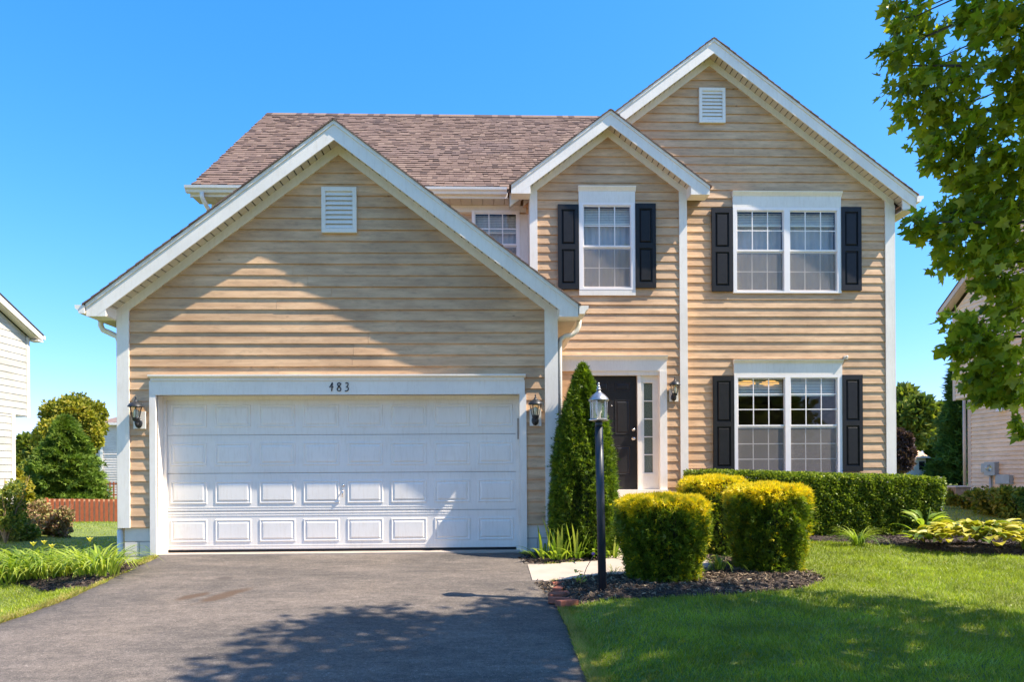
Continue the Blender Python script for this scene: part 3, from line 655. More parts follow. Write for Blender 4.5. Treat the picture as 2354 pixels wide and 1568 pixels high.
# ---- windows
def window(fr, sashes, up, lo, rows, Y, hood=None, sill=None, shut=(), blind=0.3, label=None, screen=True, shade=None):
    x0, x1, z0, z1 = rect(*fr, Y - .03)
    wd = MB(); yb = Y + .05; xs2 = []
    for s_ in sashes: xs2.append(rect(s_[0], s_[1], fr[2], fr[3], Y - .02)[:2])
    zu0, zu1 = rect(fr[0], fr[1], up[0], up[1], Y - .02)[2:]; zl0, zl1 = rect(fr[0], fr[1], lo[0], lo[1], Y - .02)[2:]
    wd.box(x0, x1, Y - .045, yb, zu1 + .02, z1); wd.box(x0, x1, Y - .045, yb, z0, zl0 - .03)
    e = [x0] + [v for p in xs2 for v in p] + [x1]
    for i in range(0, len(e), 2):
        a = e[i] + (.012 if i else 0); b_ = e[i + 1] - (.012 if i + 2 < len(e) else 0)
        wd.box(a, b_, Y - .045, yb, zl0 - .03, zu1 + .02)
    wo_ = wd.build('window', VI, house)
    if label: wo_['label'] = label
    for (a, b_) in xs2:
        # upper sash sits forward of the lower one
        for (q0, q1, ys_, nm) in ((zu0, zu1, Y - .012, 'u'), (zl0, zl1, Y + .012, 'l')):
            s2 = MB(); t_ = .022
            s2.box(a - .0115, b_ + .0115, ys_ - .012, ys_ + .01, q0 - .032 if nm == 'u' else q0 - .028, q0); s2.box(a - .0115, b_ + .0115, ys_ - .012, ys_ + .01, q1, q1 + (.018 if nm == 'u' else .03))
            s2.box(a - .0115, a + .004, ys_ - .012, ys_ + .01, q0, q1); s2.box(b_ - .004, b_ + .0115, ys_ - .012, ys_ + .01, q0, q1)
            s2.build('sash', VI, wo_)
            g_ = MB(); nc = 3; w3 = (b_ - a) / nc; h3 = (q1 - q0) / rows
            for k in range(1, nc): g_.box(a + k * w3 - .009, a + k * w3 + .009, ys_ - .008, ys_ - .0025, q0, q1)
            for k in range(1, rows): g_.box(a + .004, b_ - .004, ys_ - .0078, ys_ - .0028, q0 + k * h3 - .009, q0 + k * h3 + .009)
            g_.build('muntin', VI, wo_)
            for k in range(nc):
                for r_ in range(rows):
                    MB().add([(a + k * w3, ys_, q0 + r_ * h3), (a + (k + 1) * w3, ys_, q0 + r_ * h3), (a + (k + 1) * w3, ys_, q0 + (r_ + 1) * h3), (a + k * w3, ys_, q0 + (r_ + 1) * h3)], [(0, 1, 2, 3)]).build('pane', 'glass', wo_)
            if nm == 'l' and screen: MB().add([(a + .002, ys_ - .024, q0 - .01), (b_ - .002, ys_ - .024, q0 - .01), (b_ - .002, ys_ - .024, q1 + .01), (a + .002, ys_ - .024, q1 + .01)], [(0, 1, 2, 3)]).build('insect_screen', 'screen', wo_)
        if blind:
            bl = MB(); hz_ = (zu1 - zu0) * blind; n = max(4, int(hz_ / .028)); 
            for k in range(n):
                zz = zu1 - k * hz_ / n
                bl.hexa([(a - .01, Y + .075, zz - .020), (b_ + .01, Y + .075, zz - .020), (b_ + .01, Y + .077, zz - .020), (a - .01, Y + .077, zz - .020),
                         (a - .01, Y + .088, zz), (b_ + .01, Y + .088, zz), (b_ + .01, Y + .09, zz), (a - .01, Y + .09, zz)])
            bl.box(a - .01, b_ + .01, Y + .068, Y + .095, zu1 - hz_ - .03, zu1 - hz_ - .002); bl.build('blind', 'blind', wo_)
        if shade:
            cu = MB(); n = 26; za, zb = zl0 - .05, zu1
            x_ = np.linspace(a - .03, b_ + .03, n); v = [(x, Y + .16 + .02 * math.sin(i * 1.9), z) for z in (za, zb) for i, x in enumerate(x_)]
            cu.add(v, [(i, i + 1, n + i + 1, n + i) for i in range(n - 1)], True); cu.build('curtain', shade, wo_)
    hole = (x0 + .012, x1 - .012, z0 + .012, z1 - .012)
    if hood:
        h0, h1, h2, h3_ = hood       # crown top y, crown bottom y, board bottom y, extra px
        zt = at((fr[0] + fr[1]) / 2, h0, Y - .05)[1]; zc = at((fr[0] + fr[1]) / 2, h1, Y - .05)[1]
        MB().box(x0 - .002, x1 + .002, Y - .042, Y - .001, z1 + .002, zc - .0005).build('head_board', TR, house)
        k = MB(); k.prism_x([(Y - .043, zc), (Y - .055, zc + .025), (Y - .085, zt - .02), (Y - .09, zt), (Y - .001, zt + .006), (Y - .001, zc)][::-1], x0 - .012, x1 + .014)
        k.build('crown_moulding', TR, house)
    if sill:
        zs = at((fr[0] + fr[1]) / 2, sill, Y - .04)[1]
        MB().box(x0 - .002, x1 + .002, Y - .042, Y - .001, zs, z0 - .002).build('sill_board', TR, house)
    for (a_, b2, c_, d_, split) in shut:
        X0, X1, Z0, Z1 = rect(a_, b2, c_, d_, Y - .04); shutter(X0, X1 - .003, Z0, Z1, split, Y)
    return hole
def shutter(X0, X1, Z0, Z1, split, Y):
    fw = .065; ys_ = Y - .024; t = .035
    o = MB(); zm = Z0 + (Z1 - Z0) * split
    o.box(X0, X0 + fw, ys_ - t, ys_, Z0, Z1); o.box(X1 - fw, X1, ys_ - t, ys_, Z0, Z1)
    for za, zb in ((Z0, Z0 + .10), (zm - .045, zm + .045), (Z1 - .09, Z1)): o.box(X0 + fw, X1 - fw, ys_ - t, ys_, za, zb)
    so_ = o.build('shutter', 'black_paint', house)
    for za, zb in ((Z0 + .10, zm - .045), (zm + .045, Z1 - .09)):
        m_ = MB(); w0, w1 = X0 + fw, X1 - fw
        rr = [[(w0, za), (w1, za), (w1, zb), (w0, zb)]]
        def rg(e, y): return [(w0 + e, y, za + e), (w1 - e, y, za + e), (w1 - e, y, zb - e), (w0 + e, y, zb - e)]
        R_ = [rg(.0, ys_ - .012), rg(.018, ys_ - .010), rg(.04, ys_ - t + .002)]
        m_.add([v for r_ in R_ for v in r_], [(k * 4 + q, k * 4 + (q + 1) % 4, (k + 1) * 4 + (q + 1) % 4, (k + 1) * 4 + q) for k in range(2) for q in range(4)] + [(8, 9, 10, 11)])
        m_.build('shutter_panel', 'black_paint', so_)
h_e = window((1331, 1460, 466, 666.5), [(1342, 1449)], (475, 564), (572, 658), 2, YE, (428, 439, 466, 0), 679,
             [(1282.5, 1331, 470, 665, .50), (1460.5, 1508, 468, 662, .50)], .38, shade='curtain')
h_u = window((1685, 1933, 477, 674), [(1694.5, 1800), (1816, 1922)], (487, 574), (582, 666), 2, YR, (440, 451, 476, 0), None,
             [(1636, 1684, 478, 670, .50), (1933.5, 1980, 476, 668, .50)], .30, shade='curtain')
h_l = window((1688, 1936, 862, 1100), [(1697, 1803), (1818, 1923.5)], (871, 976.7), (985, 1091), 3, YR, (827, 836, 862, 0), None,
             [(1639.5, 1688, 865, 1086, .50), (1936.5, 1983, 862, 1084, .50)], .33)
h_m = window((1085, 1195, 484, 660), [(1093, 1187)], (492, 560), (568, 650), 2, YM, None, None, [], .55, shade='curtain')

# ---- entry bay
eax = (at(1217, 445, YE)[0] + at(1579, 445, YE)[0]) / 2; eaz = at(1399.6, 254, YE - OV)[1]
ewl = at(1217, 500, YE)[0]; ewr = at(1578, 500, YE)[0]; eh = (ewr - ewl) / 2; eax = (ewl + ewr) / 2
ezb = at(1400, 445.5, YE - OV)[1]
eback = lambda u: YM + 1.6
gable_front(YE, eax, eaz, ewl, ewr, eh + .33, ezb, ewl, ewr, back=eback)
ez_eave = eaz - .25 - .06 - SL * eh
p_e = 0.1557; line = at(1500, 441.4, YE)[1]; zst = line - math.floor((line - 0.10) / p_e) * p_e
door_r = rect(1338, 1532, 854, 1131, YE)
dhole = (door_r[0] - .0, door_r[1] - .09, -.1, door_r[3])
lay_siding(house, YE, zst, p_e, 50, lambda z: max(ewl + .02, eax - (eaz - .28 - z) / SL), lambda z: min(ewr - .02, eax + (eaz - .28 - z) / SL),
           [h_e, (at(1284, 900, YE)[0] - .3, door_r[1] - .03, -.3, at(1400, 838, YE)[1])])
wall_with_holes('entry_wall', ewl, ewr, -.1, ez_eave, YE + .0005, [h_e, (door_r[0], door_r[1] - .08, -.2, door_r[3])], 'siding', house, gable=[(ewl, ez_eave), (ewr, ez_eave), (eax, eaz - .32)])
ecb = at(1235, 500, YE)[0] - ewl
for a, b_ in ((ewl, ewl + ecb), (ewr - ecb, ewr)):
    MB().box(a, b_, YE - .036, YE - .0005, -.02, ez_eave + .10).build('corner_board', TR, house)
MB().box(ewl + .001, ewl + .06, YE, YM, -.1, ez_eave).build('side_wall', TR, house)
MB().box(ewr - .06, ewr - .001, YE, YR, -.1, ez_eave).build('side_wall', TR, house)
# entry door surround
ex0 = at(1287, 840, YE)[0]; ex1 = door_r[1]
zh1 = at(1400, 831, YE)[1]; zh0 = at(1400, 854, YE)[1]; zcr = at(1400, 819, YE)[1]
MB().box(ex0, ex1, YE - .05, YE - .001, zh0, zh1).build('entry_header', TR, house)
MB().prism_x([(YE - .051, zh1 + .0005), (YE - .06, zh1 + .03), (YE - .10, zcr - .02), (YE - .105, zcr), (YE - .001, zcr + .01), (YE - .001, zh1 + .0005)][::-1], ex0 - .01, ex1 + .012).build('crown_moulding', TR, house)
dx0, dx1, dzb, dzt = rect(1349, 1464, 865, 1126, YE + .06)
sx0, sx1 = rect(1473, 1514, 865, 1126, YE + .05)[:2]; gx_0, gx_1, gz_0, gz_1 = rect(1480.6, 1500.6, 881, 1087, YE + .03)
MB().box(sx1, ex1, YE - .06, YE + .05, 0.0, zh0 - .0005).build('pilaster', TR, house)
MB().box(ex0, dx0 - .06, YE - .02, YE + .03, 0.0, zh0 - .0005).build('pilaster', 'siding', house)
MB().box(dx0 - .06, dx0, YE - .05, YE + .10, 0.0, zh0 - .0005).build('door_jamb', TR, house)
MB().box(dx0, sx1, YE - .03, YE + .10, dzt + .004, zh0 - .0005).build('door_jamb', TR, house)
MB().box(dx1 + .002, sx0, YE - .01, YE + .10, 0.0, dzt + .0035).build('door_jamb', TR, house)
mb = MB(); ys_ = YE + .03
mb.box(sx0, sx1, ys_, ys_ + .05, 0, gz_0); mb.box(sx0, sx1, ys_, ys_ + .05, gz_1, dzt + .003); mb.box(sx0, gx_0, ys_, ys_ + .05, gz_0, gz_1); mb.box(gx_1, sx1, ys_, ys_ + .05, gz_0, gz_1)
mb.box(gx_0 - .02, gx_1 + .02, ys_ - .012, ys_ - .0005, gz_0 - .035, gz_0 - .01); mb.box(gx_0 - .02, gx_1 + .02, ys_ - .012, ys_ - .0005, gz_1 + .01, gz_1 + .03)
sl_ = mb.build('sidelight', TR, house)
for k in range(5):
    h = (gz_1 - gz_0) / 5
    MB().box(gx_0, gx_1, ys_ + .02, ys_ + .025, gz_0 + k * h + .004, gz_0 + (k + 1) * h - .004).build('pane', 'glass_leaded', sl_)
    if k: MB().box(gx_0, gx_1, ys_ + .005, ys_ + .0195, gz_0 + k * h - .009, gz_0 + k * h + .009).build('muntin', TR, sl_)
mb = MB(); yd = YE + .05; mb.box(dx0 + .001, dx1, yd, yd + .045, dzb, dzt); fd = mb.build('front_door', 'black_door', house); fd['label'] = 'black six panel front door with silver knob'
dw, dh = dx1 - dx0, dzt - dzb
for (u0, u1) in ((.13, .44), (.56, .87)):
    for (v0, v1) in ((.865, .945), (.485, .79), (.13, .385)):
        m_ = MB(); a0, a1, c0, c1 = dx0 + dw * u0, dx0 + dw * u1, dzb + dh * v0, dzb + dh * v1
        def rg(e, y): return [(a0 + e, y, c0 + e), (a1 - e, y, c0 + e), (a1 - e, y, c1 - e), (a0 + e, y, c1 - e)]
        R_ = [rg(0, yd - .0005), rg(.004, yd - .008), rg(.016, yd - .008), rg(.026, yd - .002), rg(.05, yd - .011)]
        m_.add([v for r_ in R_ for v in r_], [(k * 4 + q, k * 4 + (q + 1) % 4, (k + 1) * 4 + (q + 1) % 4, (k + 1) * 4 + q) for k in range(4) for q in range(4)] + [(16, 17, 18, 19)])
        m_.build('door_panel', 'black_door', fd)
for dyy, r_ in ((988, .030), (1009, .034)):
    kx, kz = at(1456, dyy, yd); mb = MB(); mb.lathe((0, 0, 0), [(r_, 0), (r_, .008), (r_ * .4, .012), (r_ * .4, .03), (r_ * .8, .04), (r_ * .75, .06), (r_ * .3, .066)], 14)
    mb.v = [(kx + x, yd - z, kz + y) for x, y, z in mb.v]; mb.build('door_knob', 'chrome', fd)
kx, kz = at(1406, 933, yd); mb = MB(); mb.lathe((0, 0, 0), [(.012, 0), (.012, .006), (.004, .008)], 10); mb.v = [(kx + x, yd - z, kz + y) for x, y, z in mb.v]; mb.build('peephole', 'chrome', fd)
MB().box(ex0, ex1, YE - .12, YE + .1, -.03, dzb - .002).build('door_sill', TR, house)
struct(MB().box(ex0 + .02, ex1 + .25, YE - 1.1, YE - .121, -.1, dzb - .12).build('porch_step', 'concrete'))

# ---- right gable
rax = at(1641, 89, YR - OV)[0]; raz = at(1641, 89, YR - OV)[1]; rwr = at(2053, 600, YR)[0]; rh = rwr - rax; rwl = rax - rh
rzb = at(2070, 441, YR - OV)[1]
gable_front(YR, rax, raz, rwl, rwr, rh + .26, rzb, rwl, rwr, back=lambda u: YR + 4.2, left_tail=False, right_tail=False)
line = at(1800, 496, YR)[1]; zst = line - math.floor((line - 0.10) / p_e) * p_e
lay_siding(house, YR, zst, p_e, 60, lambda z: max(ewr - .1 if z < 5.8 else rwl + .05, rax - (raz - .28 - z) / SL), lambda z: min(rwr - .02, rax + (raz - .28 - z) / SL), [h_u, h_l])
rz_eave = raz - .31 - SL * rh
wall_with_holes('front_wall', ewr - .06, rwr, -.2, rz_eave, YR + .0005, [h_u, h_l], 'siding', house, gable=[(rwl, rz_eave), (rwr, rz_eave), (rax, raz - .32)])
rcb = rwr - at(2033, 600, YR)[0]
MB().box(rwr - rcb, rwr, YR - .036, YR - .0005, -.05, rz_eave + .10).build('corner_board', TR, house)
MB().box(rwr - .001, rwr + .02, YR - .036, YR + .12, -.05, rz_eave + .03).build('corner_board', TR, house)
MB().box(rwr - .12, rwr - .002, YR + .13, 21.3, -.2, rz_eave + .1).build('side_wall', 'siding', house)
# right eave box and gutter (run away from the street)
ye0 = YR - OV
zt_ = raz - SL * (rh + .26)
MB().box(rwr + .022, rwr + .25, ye0 + .03, 21.0, zt_ - .27, zt_ - .255).build('eave_soffit', 'soffit', house)
MB().prism([(rwr + .02, zt_ - .02), (rwr + .02, zt_ - .25), (rwr + .25, zt_ - .25), (rwr + .25, zt_ - .04)], ye0 + .024, ye0 + .05).build('eave_end', TR, house)
def gutter_prof(x, z, s):   # K-style section in XZ, s=+1 opens outward to +x
    return [(x, z), (x, z - .11), (x + s * .07, z - .11), (x + s * .085, z - .07), (x + s * .12, z - .045), (x + s * .125, z), (x + s * .112, z), (x + s * .108, z - .04), (x + s * .075, z - .062), (x + s * .062, z - .10), (x + s * .008, z - .10), (x + s * .008, z)]
def gutter_y(x, z, s, y0, y1):
    q = gutter_prof(x, z, s); m_ = MB(); m_.prism(q if s < 0 else q[::-1], y0, y1)
    # end cap
    e = [q[0], q[1], q[2], q[3], q[4], q[5]]; m_.prism(e if s < 0 else e[::-1], y0 - .003, y0 - .0002)
    return m_.build('gutter', TR, house)
gutter_y(rwr + .262, zt_ - .02, 1, ye0 - .02, 21.0)
gz_t = gaz - SL * gt
gutter_y(gax - gt - .012, gz_t - .01, -1, YG - OV - .02, YM); gutter_y(gax + gt + .012, gz_t - .01, 1, YG - OV - .02, YE - .02)
for s_ in (-1, 1):
    xw = gwl if s_ < 0 else gwr; xo = gax + s_ * gt
    MB().box(min(xw, xo), max(xw, xo), YG - .028, YM - .6, gzb - .002, gzb + .010).build('eave_soffit', 'soffit', house)
    MB().box(xo - .011, xo + .011, YG - OV + .03, YM - .6, gzb + .011, gz_t).build('fascia', TR, house)
# downspouts
def downspout(pts, rx=.038, low=None):
    o_ = MB().tube(pts, rx, 8, 1.0, .75).build('downspout', TR, house); return o_
gxo = gax - gt - .07; zo = gz_t - .12; yd_ = YG + .12
downspout([(gxo + .03, yd_, zo + .02), (gxo + .03, yd_, zo - .07), (gxo + .06, yd_, zo - .13), (gxo + .13, yd_, zo - .16), (gwl - .13, yd_, zo - .19), (gwl - .07, yd_, zo - .22), (gwl - .045, yd_, zo - .29), (gwl - .045, yd_, .30)])
MB().tube([(gwl - .04, yd_, .33), (gwl - .04, yd_, -.20), (gwl - .04, yd_ - .02, -.26)], .048, 8, 1, .8).build('downspout', TR, house)
gxo = gax + gt + .08
yq = YG + .10
downspout([(gxo - .02, yq, zo + .02), (gxo - .02, yq, zo - .06), (gxo - .05, yq, zo - .14), (gxo - .12, yq, zo - .20), (gwr + .11, yq, zo - .22), (gwr + .05, yq, zo - .26), (gwr + .035, yq, zo - .34), (gwr + .035, yq, .1)], .036)
rxo = rwr + .30
downspout([(rxo, YR + .5, zt_ - .13), (rxo - .01, YR + .5, zt_ - .2), (rxo - .08, YR + .45, zt_ - .3), (rwr + .07, YR + .4, zt_ - .4), (rwr + .05, YR + .35, zt_ - .5), (rwr + .05, YR + .35, .1)], .034)

# ---- main body: wall behind the garage roof, big roof with shingles
mwl = at(437, 433, YM - .35)[0] + .25
wall_with_holes('main_wall', mwl, ewl + .1, 2.5, 6.2, YM + .0005, [h_m], 'siding', house)
line = at(1150, 475, YM)[1]
lay_siding(house, YM, line - 12 * p_e, p_e, 12, lambda z: mwl + .02, lambda z: h_m[0] + .02, [])
MB().box(mwl - .002, mwl + .1, YM + .13, 21.3, -1.0, 6.2).build('side_wall', 'siding', house)
MB().box(mwl, rwr, 21.3, 21.4, -1.2, 6.2).build('back_wall', 'siding', house)
MB().box(h_m[1] - .02, ewl, YM - .03, YM - .001, 3.0, 5.9).build('corner_board', TR, house)
ey = YM - .35; ez = at(800, 432, ey)[1]; ry = 17.1; rz = at(900, 264.5, ry)[1]; mxl = at(437, 431, ey)[0]; mxr = rwr + .25
sl2 = (rz - ez) / (ry - ey)
zrm = lambda y: ez + sl2 * (y - ey)
for xa_, xb_, ys0 in ((mxl, ewr - .4, ey), (ewr - .399, mxr, YR + .35)):
    MB().prism_x([(ys0, zrm(ys0) - .02), (ry, rz - .02), (21.65, ez - .02), (21.65, ez - .06), (ry, rz - .08), (ys0, zrm(ys0) - .06)][::-1], xa_, xb_).build('roof_deck', 'roof_edge', house)
MB().prism_x([(YM, 6.15), (ry, rz - .15), (21.3, 6.15)][::-1], mwl + .001, mwl + .1).build('gable_end_wall', 'siding', house)
MB().prism_x([(YM + .4, 6.15), (ry, rz - .15), (21.3, 6.15)][::-1], rwr - .11, rwr - .001).build('gable_end_wall', 'siding', house)
L = math.hypot(ry - ey, rz - ez); ex_ = .143; nr = int(L / ex_); uy, uz = (ry - ey) / L, (rz - ez) / L
pieces = []
for r_ in range(nr + 1):
    x = mxl - rng.uniform(0, .2) ; off = r_ * ex_
    while x < mxr:
        w_ = rng.choice([.09, .12, .15, .19]) + rng.uniform(-.02, .02)
        a, b_ = max(x, mxl - .02), min(x + w_ - .004, mxr)
        if b_ - a > .02 and not (b_ > ewr - .5 and ey + off * (ry - ey) / L < YR + .4) and not (b_ > at(1380, 270, ry)[0] + 1.0 and off > 0):
            pieces.append((off, a, b_, rng.choice([0.0, .004, .011]), rng.random()))
        x += w_
def shingle_verts(p):
    off, a, b_, th, _ = p; t0 = off - .012; t1 = min(off + ex_ + .03, L)
    def P_(x, t, h): return (x, ey + uy * t - uz * h, ez + uz * t + uy * h)
    h0 = .012 + th
    return [P_(a, t0, .0), P_(b_, t0, .0), P_(b_, t1, -.004), P_(a, t1, -.004), P_(a, t0, h0), P_(b_, t0, h0), P_(b_, t1, .002), P_(a, t1, .002)]
vis = [p for p in pieces if proj(shingle_verts(p)[0])[0] > 430]
pieces.sort(key=lambda p: p[0] - 2.0 * (p[2] - p[1] > .2) + (100 if (p[1] < at(560, 430, ey)[0] + 0.3 * p[0] * 0 or p[2] > at(1180, 400, ey)[0]) else 0))
big, rest = pieces[:290], pieces[290:]
for p in big:
    m_ = MB().hexa(shingle_verts(p)); o = m_.build('shingle', 'shingle', house); ctint(o, p[4])
m_ = MB(); tt = []
for p in rest: m_.hexa(shingle_verts(p)); tt += [p[4]] * 8
o = m_.build('shingle_field', 'shingle', house); o['kind'] = 'stuff'
a = o.data.attributes.new('tint', 'FLOAT', 'POINT'); a.data.foreach_set('value', np.array(tt, np.float32))
# ridge caps
x = mxl
mbr = MB()
while x < rax + 1.5:
    mbr.prism_x([(ry - .15, rz - .10), (ry - .15, rz - .085), (ry, rz + .035), (ry + .15, rz - .085), (ry + .15, rz - .10), (ry, rz + .02)][::-1], x, x + .142); x += .143
o = mbr.build('ridge_cap', 'shingle', house); a = o.data.attributes.new('tint', 'FLOAT', 'POINT'); a.data.foreach_set('value', np.repeat(rng.random(len(o.data.vertices) // 12) * .25, 12).astype(np.float32))
# back slope simple
MB().hexa([(mxl, ry, rz - .02), (mxr, ry, rz - .02), (mxr, 21.7, ez - .02), (mxl, 21.7, ez - .02), (mxl, ry, rz), (mxr, ry, rz), (mxr, 21.7, ez), (mxl, 21.7, ez)]).build('roof_slope', 'shingle', house)
# left rake trim, eave fascia, soffit, front gutter
MB().prism_x([(ey, ez - .03), (ry, rz - .03), (ry, rz - .22), (ey, ez - .20)][::-1], mxl - .0, mxl + .02).build('rake_board', TR, house)
MB().box(mxl + .021, ewl - .1, ey, ey + .022, ez - .17, ez - .03).build('fascia', TR, house)
n = 60; xx = np.arange(mxl + .03, ewl - .05, .1)
for k in range(0, len(xx) - 1, 2):
    MB().box(xx[k], xx[min(k + 2, len(xx) - 1)] - .006, ey + .023, YM - .001, ez - .175, ez - .165).build('soffit_panel', 'soffit', house)
g0 = at(425, 440, ey - .1)[0]; g1_ = at(1165, 440, ey - .1)[0]
prof = [(y_ - 0, z_) for y_, z_ in [(ey - .002, ez - .01), (ey - .002, ez - .12), (ey - .072, ez - .12), (ey - .087, ez - .08), (ey - .122, ez - .055), (ey - .127, ez - .01), (ey - .114, ez - .01), (ey - .11, ez - .05), (ey - .077, ez - .072), (ey - .064, ez - .11), (ey - .01, ez - .11), (ey - .01, ez - .01)]]
m_ = MB(); m_.prism_x(prof[::-1], g0, g1_); m_.prism_x(prof[:6][::-1], g0 - .004, g0 - .0003); m_.prism_x(prof[:6][::-1], g1_ + .0003, g1_ + .004); m_.build('gutter', TR, house)
dxx = at(470, 460, ey)[0]
downspout([(dxx - .02, ey - .06, ez - .12), (dxx - .02, ey - .06, ez - .2), (dxx + .02, ey + .05, ez - .33), (dxx + .08, YM - .07, ez - .48), (dxx + .09, YM - .05, ez - .8), (dxx + .09, YM - .05, 3.2)], .04)
# band board under the soffit beside the entry gable
MB().box(mwl, ewl - .01, YM - .028, YM - .001, ez - .30, ez - .177).build('frieze_board', TR, house)
# interior floor between storeys and ground floor so rooms are closed
MB().box(mwl + .12, rwr - .13, YM + .9, 21.2, 2.75, 2.9).build('upper_floor', 'inside', house)
MB().box(mwl + .12, rwr - .13, YM + .2, 21.2, -.02, 0.0).build('ground_floor', 'inside', house)
MB().box(ewl + .1, rwr - .13, 17.0, 17.1, 0.01, 2.74).build('partition_wall', 'inside', house)
MB().box(ewl + .1, rwr - .13, 16.4, 16.5, 2.91, 5.9).build('partition_wall', 'inside', house)
MB().box(ewl + .1, rwr - .13, YR + .2, 21.2, 5.55, 5.6).build('ceiling', 'inside', house)
MB().box(ewr + .0, ewr + .1, YR + .2, 17.0, 0.01, 2.74).build('partition_wall', 'inside', house)

# chandelier seen through the lower window
cx, cz = at(1742, 881, YR + 1.1)
ch = thing('ceiling_lamp', 'amber glass ceiling lamp glowing behind the ground floor window', 'ceiling lamp', (cx, YR + 1.1, cz))
for k in (-1, 1):
    MB().lathe((cx + k * .24 * 1.0, YR + 1.1, cz), [(.03, .05), (.12, .035), (.2, -.01), (.17, -.03), (.05, -.05)], 14).build('lamp_shade', 'amber', ch)
MB().tube([(cx - .24, YR + 1.1, cz + .06), (cx, YR + 1.1, cz + .12), (cx + .24, YR + 1.1, cz + .06)], .012, 6).build('arm', 'dark_metal', ch)
MB().tube([(cx, YR + 1.1, cz + .12), (cx, YR + 1.1, 2.76)], .01, 6).build('rod', 'dark_metal', ch)

# ------------------------------------------------------------------ wall lanterns
def lantern(dx, dy, Y, label, sc_=1.0):
    x, z = at(dx, dy, Y - .12); c = (x, Y - .13, z)
    t = thing('wall_lantern', label, 'wall lamp', (x, Y, z), 'wall lanterns beside the doors')
    MB().box(x - .075, x + .085, Y - .045, Y - .021, z - .135, z + .10).build('mounting_block', TR, t)
    m_ = MB(); m_.lathe((0, 0, 0), [(.05, 0), (.05, .012), (.03, .022)], 12)
    m_.v = [(x + a, Y - .046 - c_, z - .06 + b_ * 1.4) for a, b_, c_ in m_.v]; m_.build('wall_plate', 'dark_metal', t)
    m_ = MB().tube([(x, Y - .06, z - .06), (x, Y - .10, z - .10), (x, Y - .13, z - .075), (x, Y - .13, z - .02)], .016, 8)
    m_.lathe(c, [(.012, -.05), (.045, -.03), (.048, .0), (.05, .008)], 6); m_.build('bracket', 'dark_metal', t)
    m_ = MB()
    for k in range(6):
        a = math.pi / 3 * k
        m_.tube([(c[0] + .048 * math.cos(a), c[1] + .048 * math.sin(a), c[2] + .006), (c[0] + .078 * math.cos(a), c[1] + .078 * math.sin(a), c[2] + .152)], .0055, 4)
    m_.build('cage', 'dark_metal', t)
    MB().lathe(c, [(.044, .008), (.072, .150)], 6, 0, False).build('glass_shade', 'glass_lamp', t)
    MB().lathe(c, [(.015, .01), (.016, .05), (.028, .085), (.02, .115), (.004, .122)], 10).build('bulb', 'bulb', t)
    MB().lathe(c, [(.08, .150), (.105, .152), (.10, .160), (.078, .195), (.045, .215), (.015, .235), (.02, .245), (.006, .255), (.012, .268), (.004, .29), (.002, .31)], 6 * 2).build('lamp_roof', 'dark_metal', t)
lantern(313, 962, YG, 'black wall lantern left of the garage door')
lantern(1231, 956, YG, 'black wall lantern right of the garage door, beside the arborvitae')
lantern(1551, 905, YE, 'black wall lantern right of the front door')

# ------------------------------------------------------------------ lamp post
PY = 6.72; px, pz = at(1385, 1350, PY); ptx, ptz = at(1376.5, 968, PY)
lp = thing('lamp_post', 'black lamp post with pewter lantern standing in the mulch bed', 'lamp post', (px, PY, pz))
MB().tube([(px, PY, pz - .1), (px + (ptx - px) * .5, PY, (pz + ptz) / 2), (ptx, PY, ptz - .06)], .040, 16).build('post', 'post_black', lp)
MB().tube([(ptx, PY, ptz - .065), (ptx, PY, ptz + .0)], .036, 14).build('collar', 'post_black', lp)
c = (ptx, PY, ptz)
MB().lathe(c, [(.03, -.008), (.085, .0), (.098, .006), (.098, .012), (.082, .022)], 6, R(10), False).build('lantern_base', 'pewter', lp)
m_ = MB()
for k in range(6):
    a = math.pi / 3 * k + R(10)
    m_.tube([(c[0] + .078 * math.cos(a), c[1] + .078 * math.sin(a), c[2] + .018), (c[0] + .084 * math.cos(a), c[1] + .084 * math.sin(a), c[2] + .195)], .006, 5)
m_.build('cage', 'pewter', lp)
MB().lathe(c, [(.074, .02), (.080, .192)], 6, R(10), False).build('glass_shade', 'glass_lamp', lp)
MB().lathe(c, [(.018, .02), (.02, .07), (.03, .085), (.032, .15), (.028, .18), (.006, .19)], 12).build('bulb', 'bulb', lp)
MB().lathe(c, [(.085, .190), (.102, .192), (.100, .204), (.088, .222), (.062, .25), (.038, .268), (.02, .285), (.018, .295)], 12, R(10)).build('lamp_roof', 'pewter', lp)
MB().lathe(c, [(.018, .296), (.028, .302), (.018, .312), (.014, .322), (.02, .33), (.011, .338), (.008, .352), (.012, .36), (.004, .372)], 12).build('finial', 'pewter', lp)

# ------------------------------------------------------------------ walkway, beds, bricks
wk = [(.46, 7.70), (1.0, 7.66), (1.6, 7.66), (2.2, 7.75), (2.5, 7.95), (2.68, 8.6), (2.6, 9.3), (2.5, 10.2), (2.5, YE - 1.11), (1.55, YE - 1.11), (1.6, 9.6), (1.5, 8.95), (1.3, 8.72), (.44, 8.70)]
def wk_z(x, y): return drive_z(y) + .014 + (-.016 - drive_z(y) - .014) * sm((x - .45) / 1.4)
wm = MB(); st = .06; gx_ = np.arange(.40, 2.8, st); gy_ = np.arange(7.6, YE - 1.05, st)
X_, Y2 = np.meshgrid(gx_, gy_); ZW = wk_z(X_.ravel(), Y2.ravel()).reshape(X_.shape)
cc_ = inpoly((X_[:-1, :-1] + st / 2).ravel(), (Y2[:-1, :-1] + st / 2).ravel(), wk).reshape(X_.shape[0] - 1, X_.shape[1] - 1)
used_j = [(j, i) for j in range(cc_.shape[0]) for i in range(cc_.shape[1]) if cc_[j, i]]; us = set(used_j)
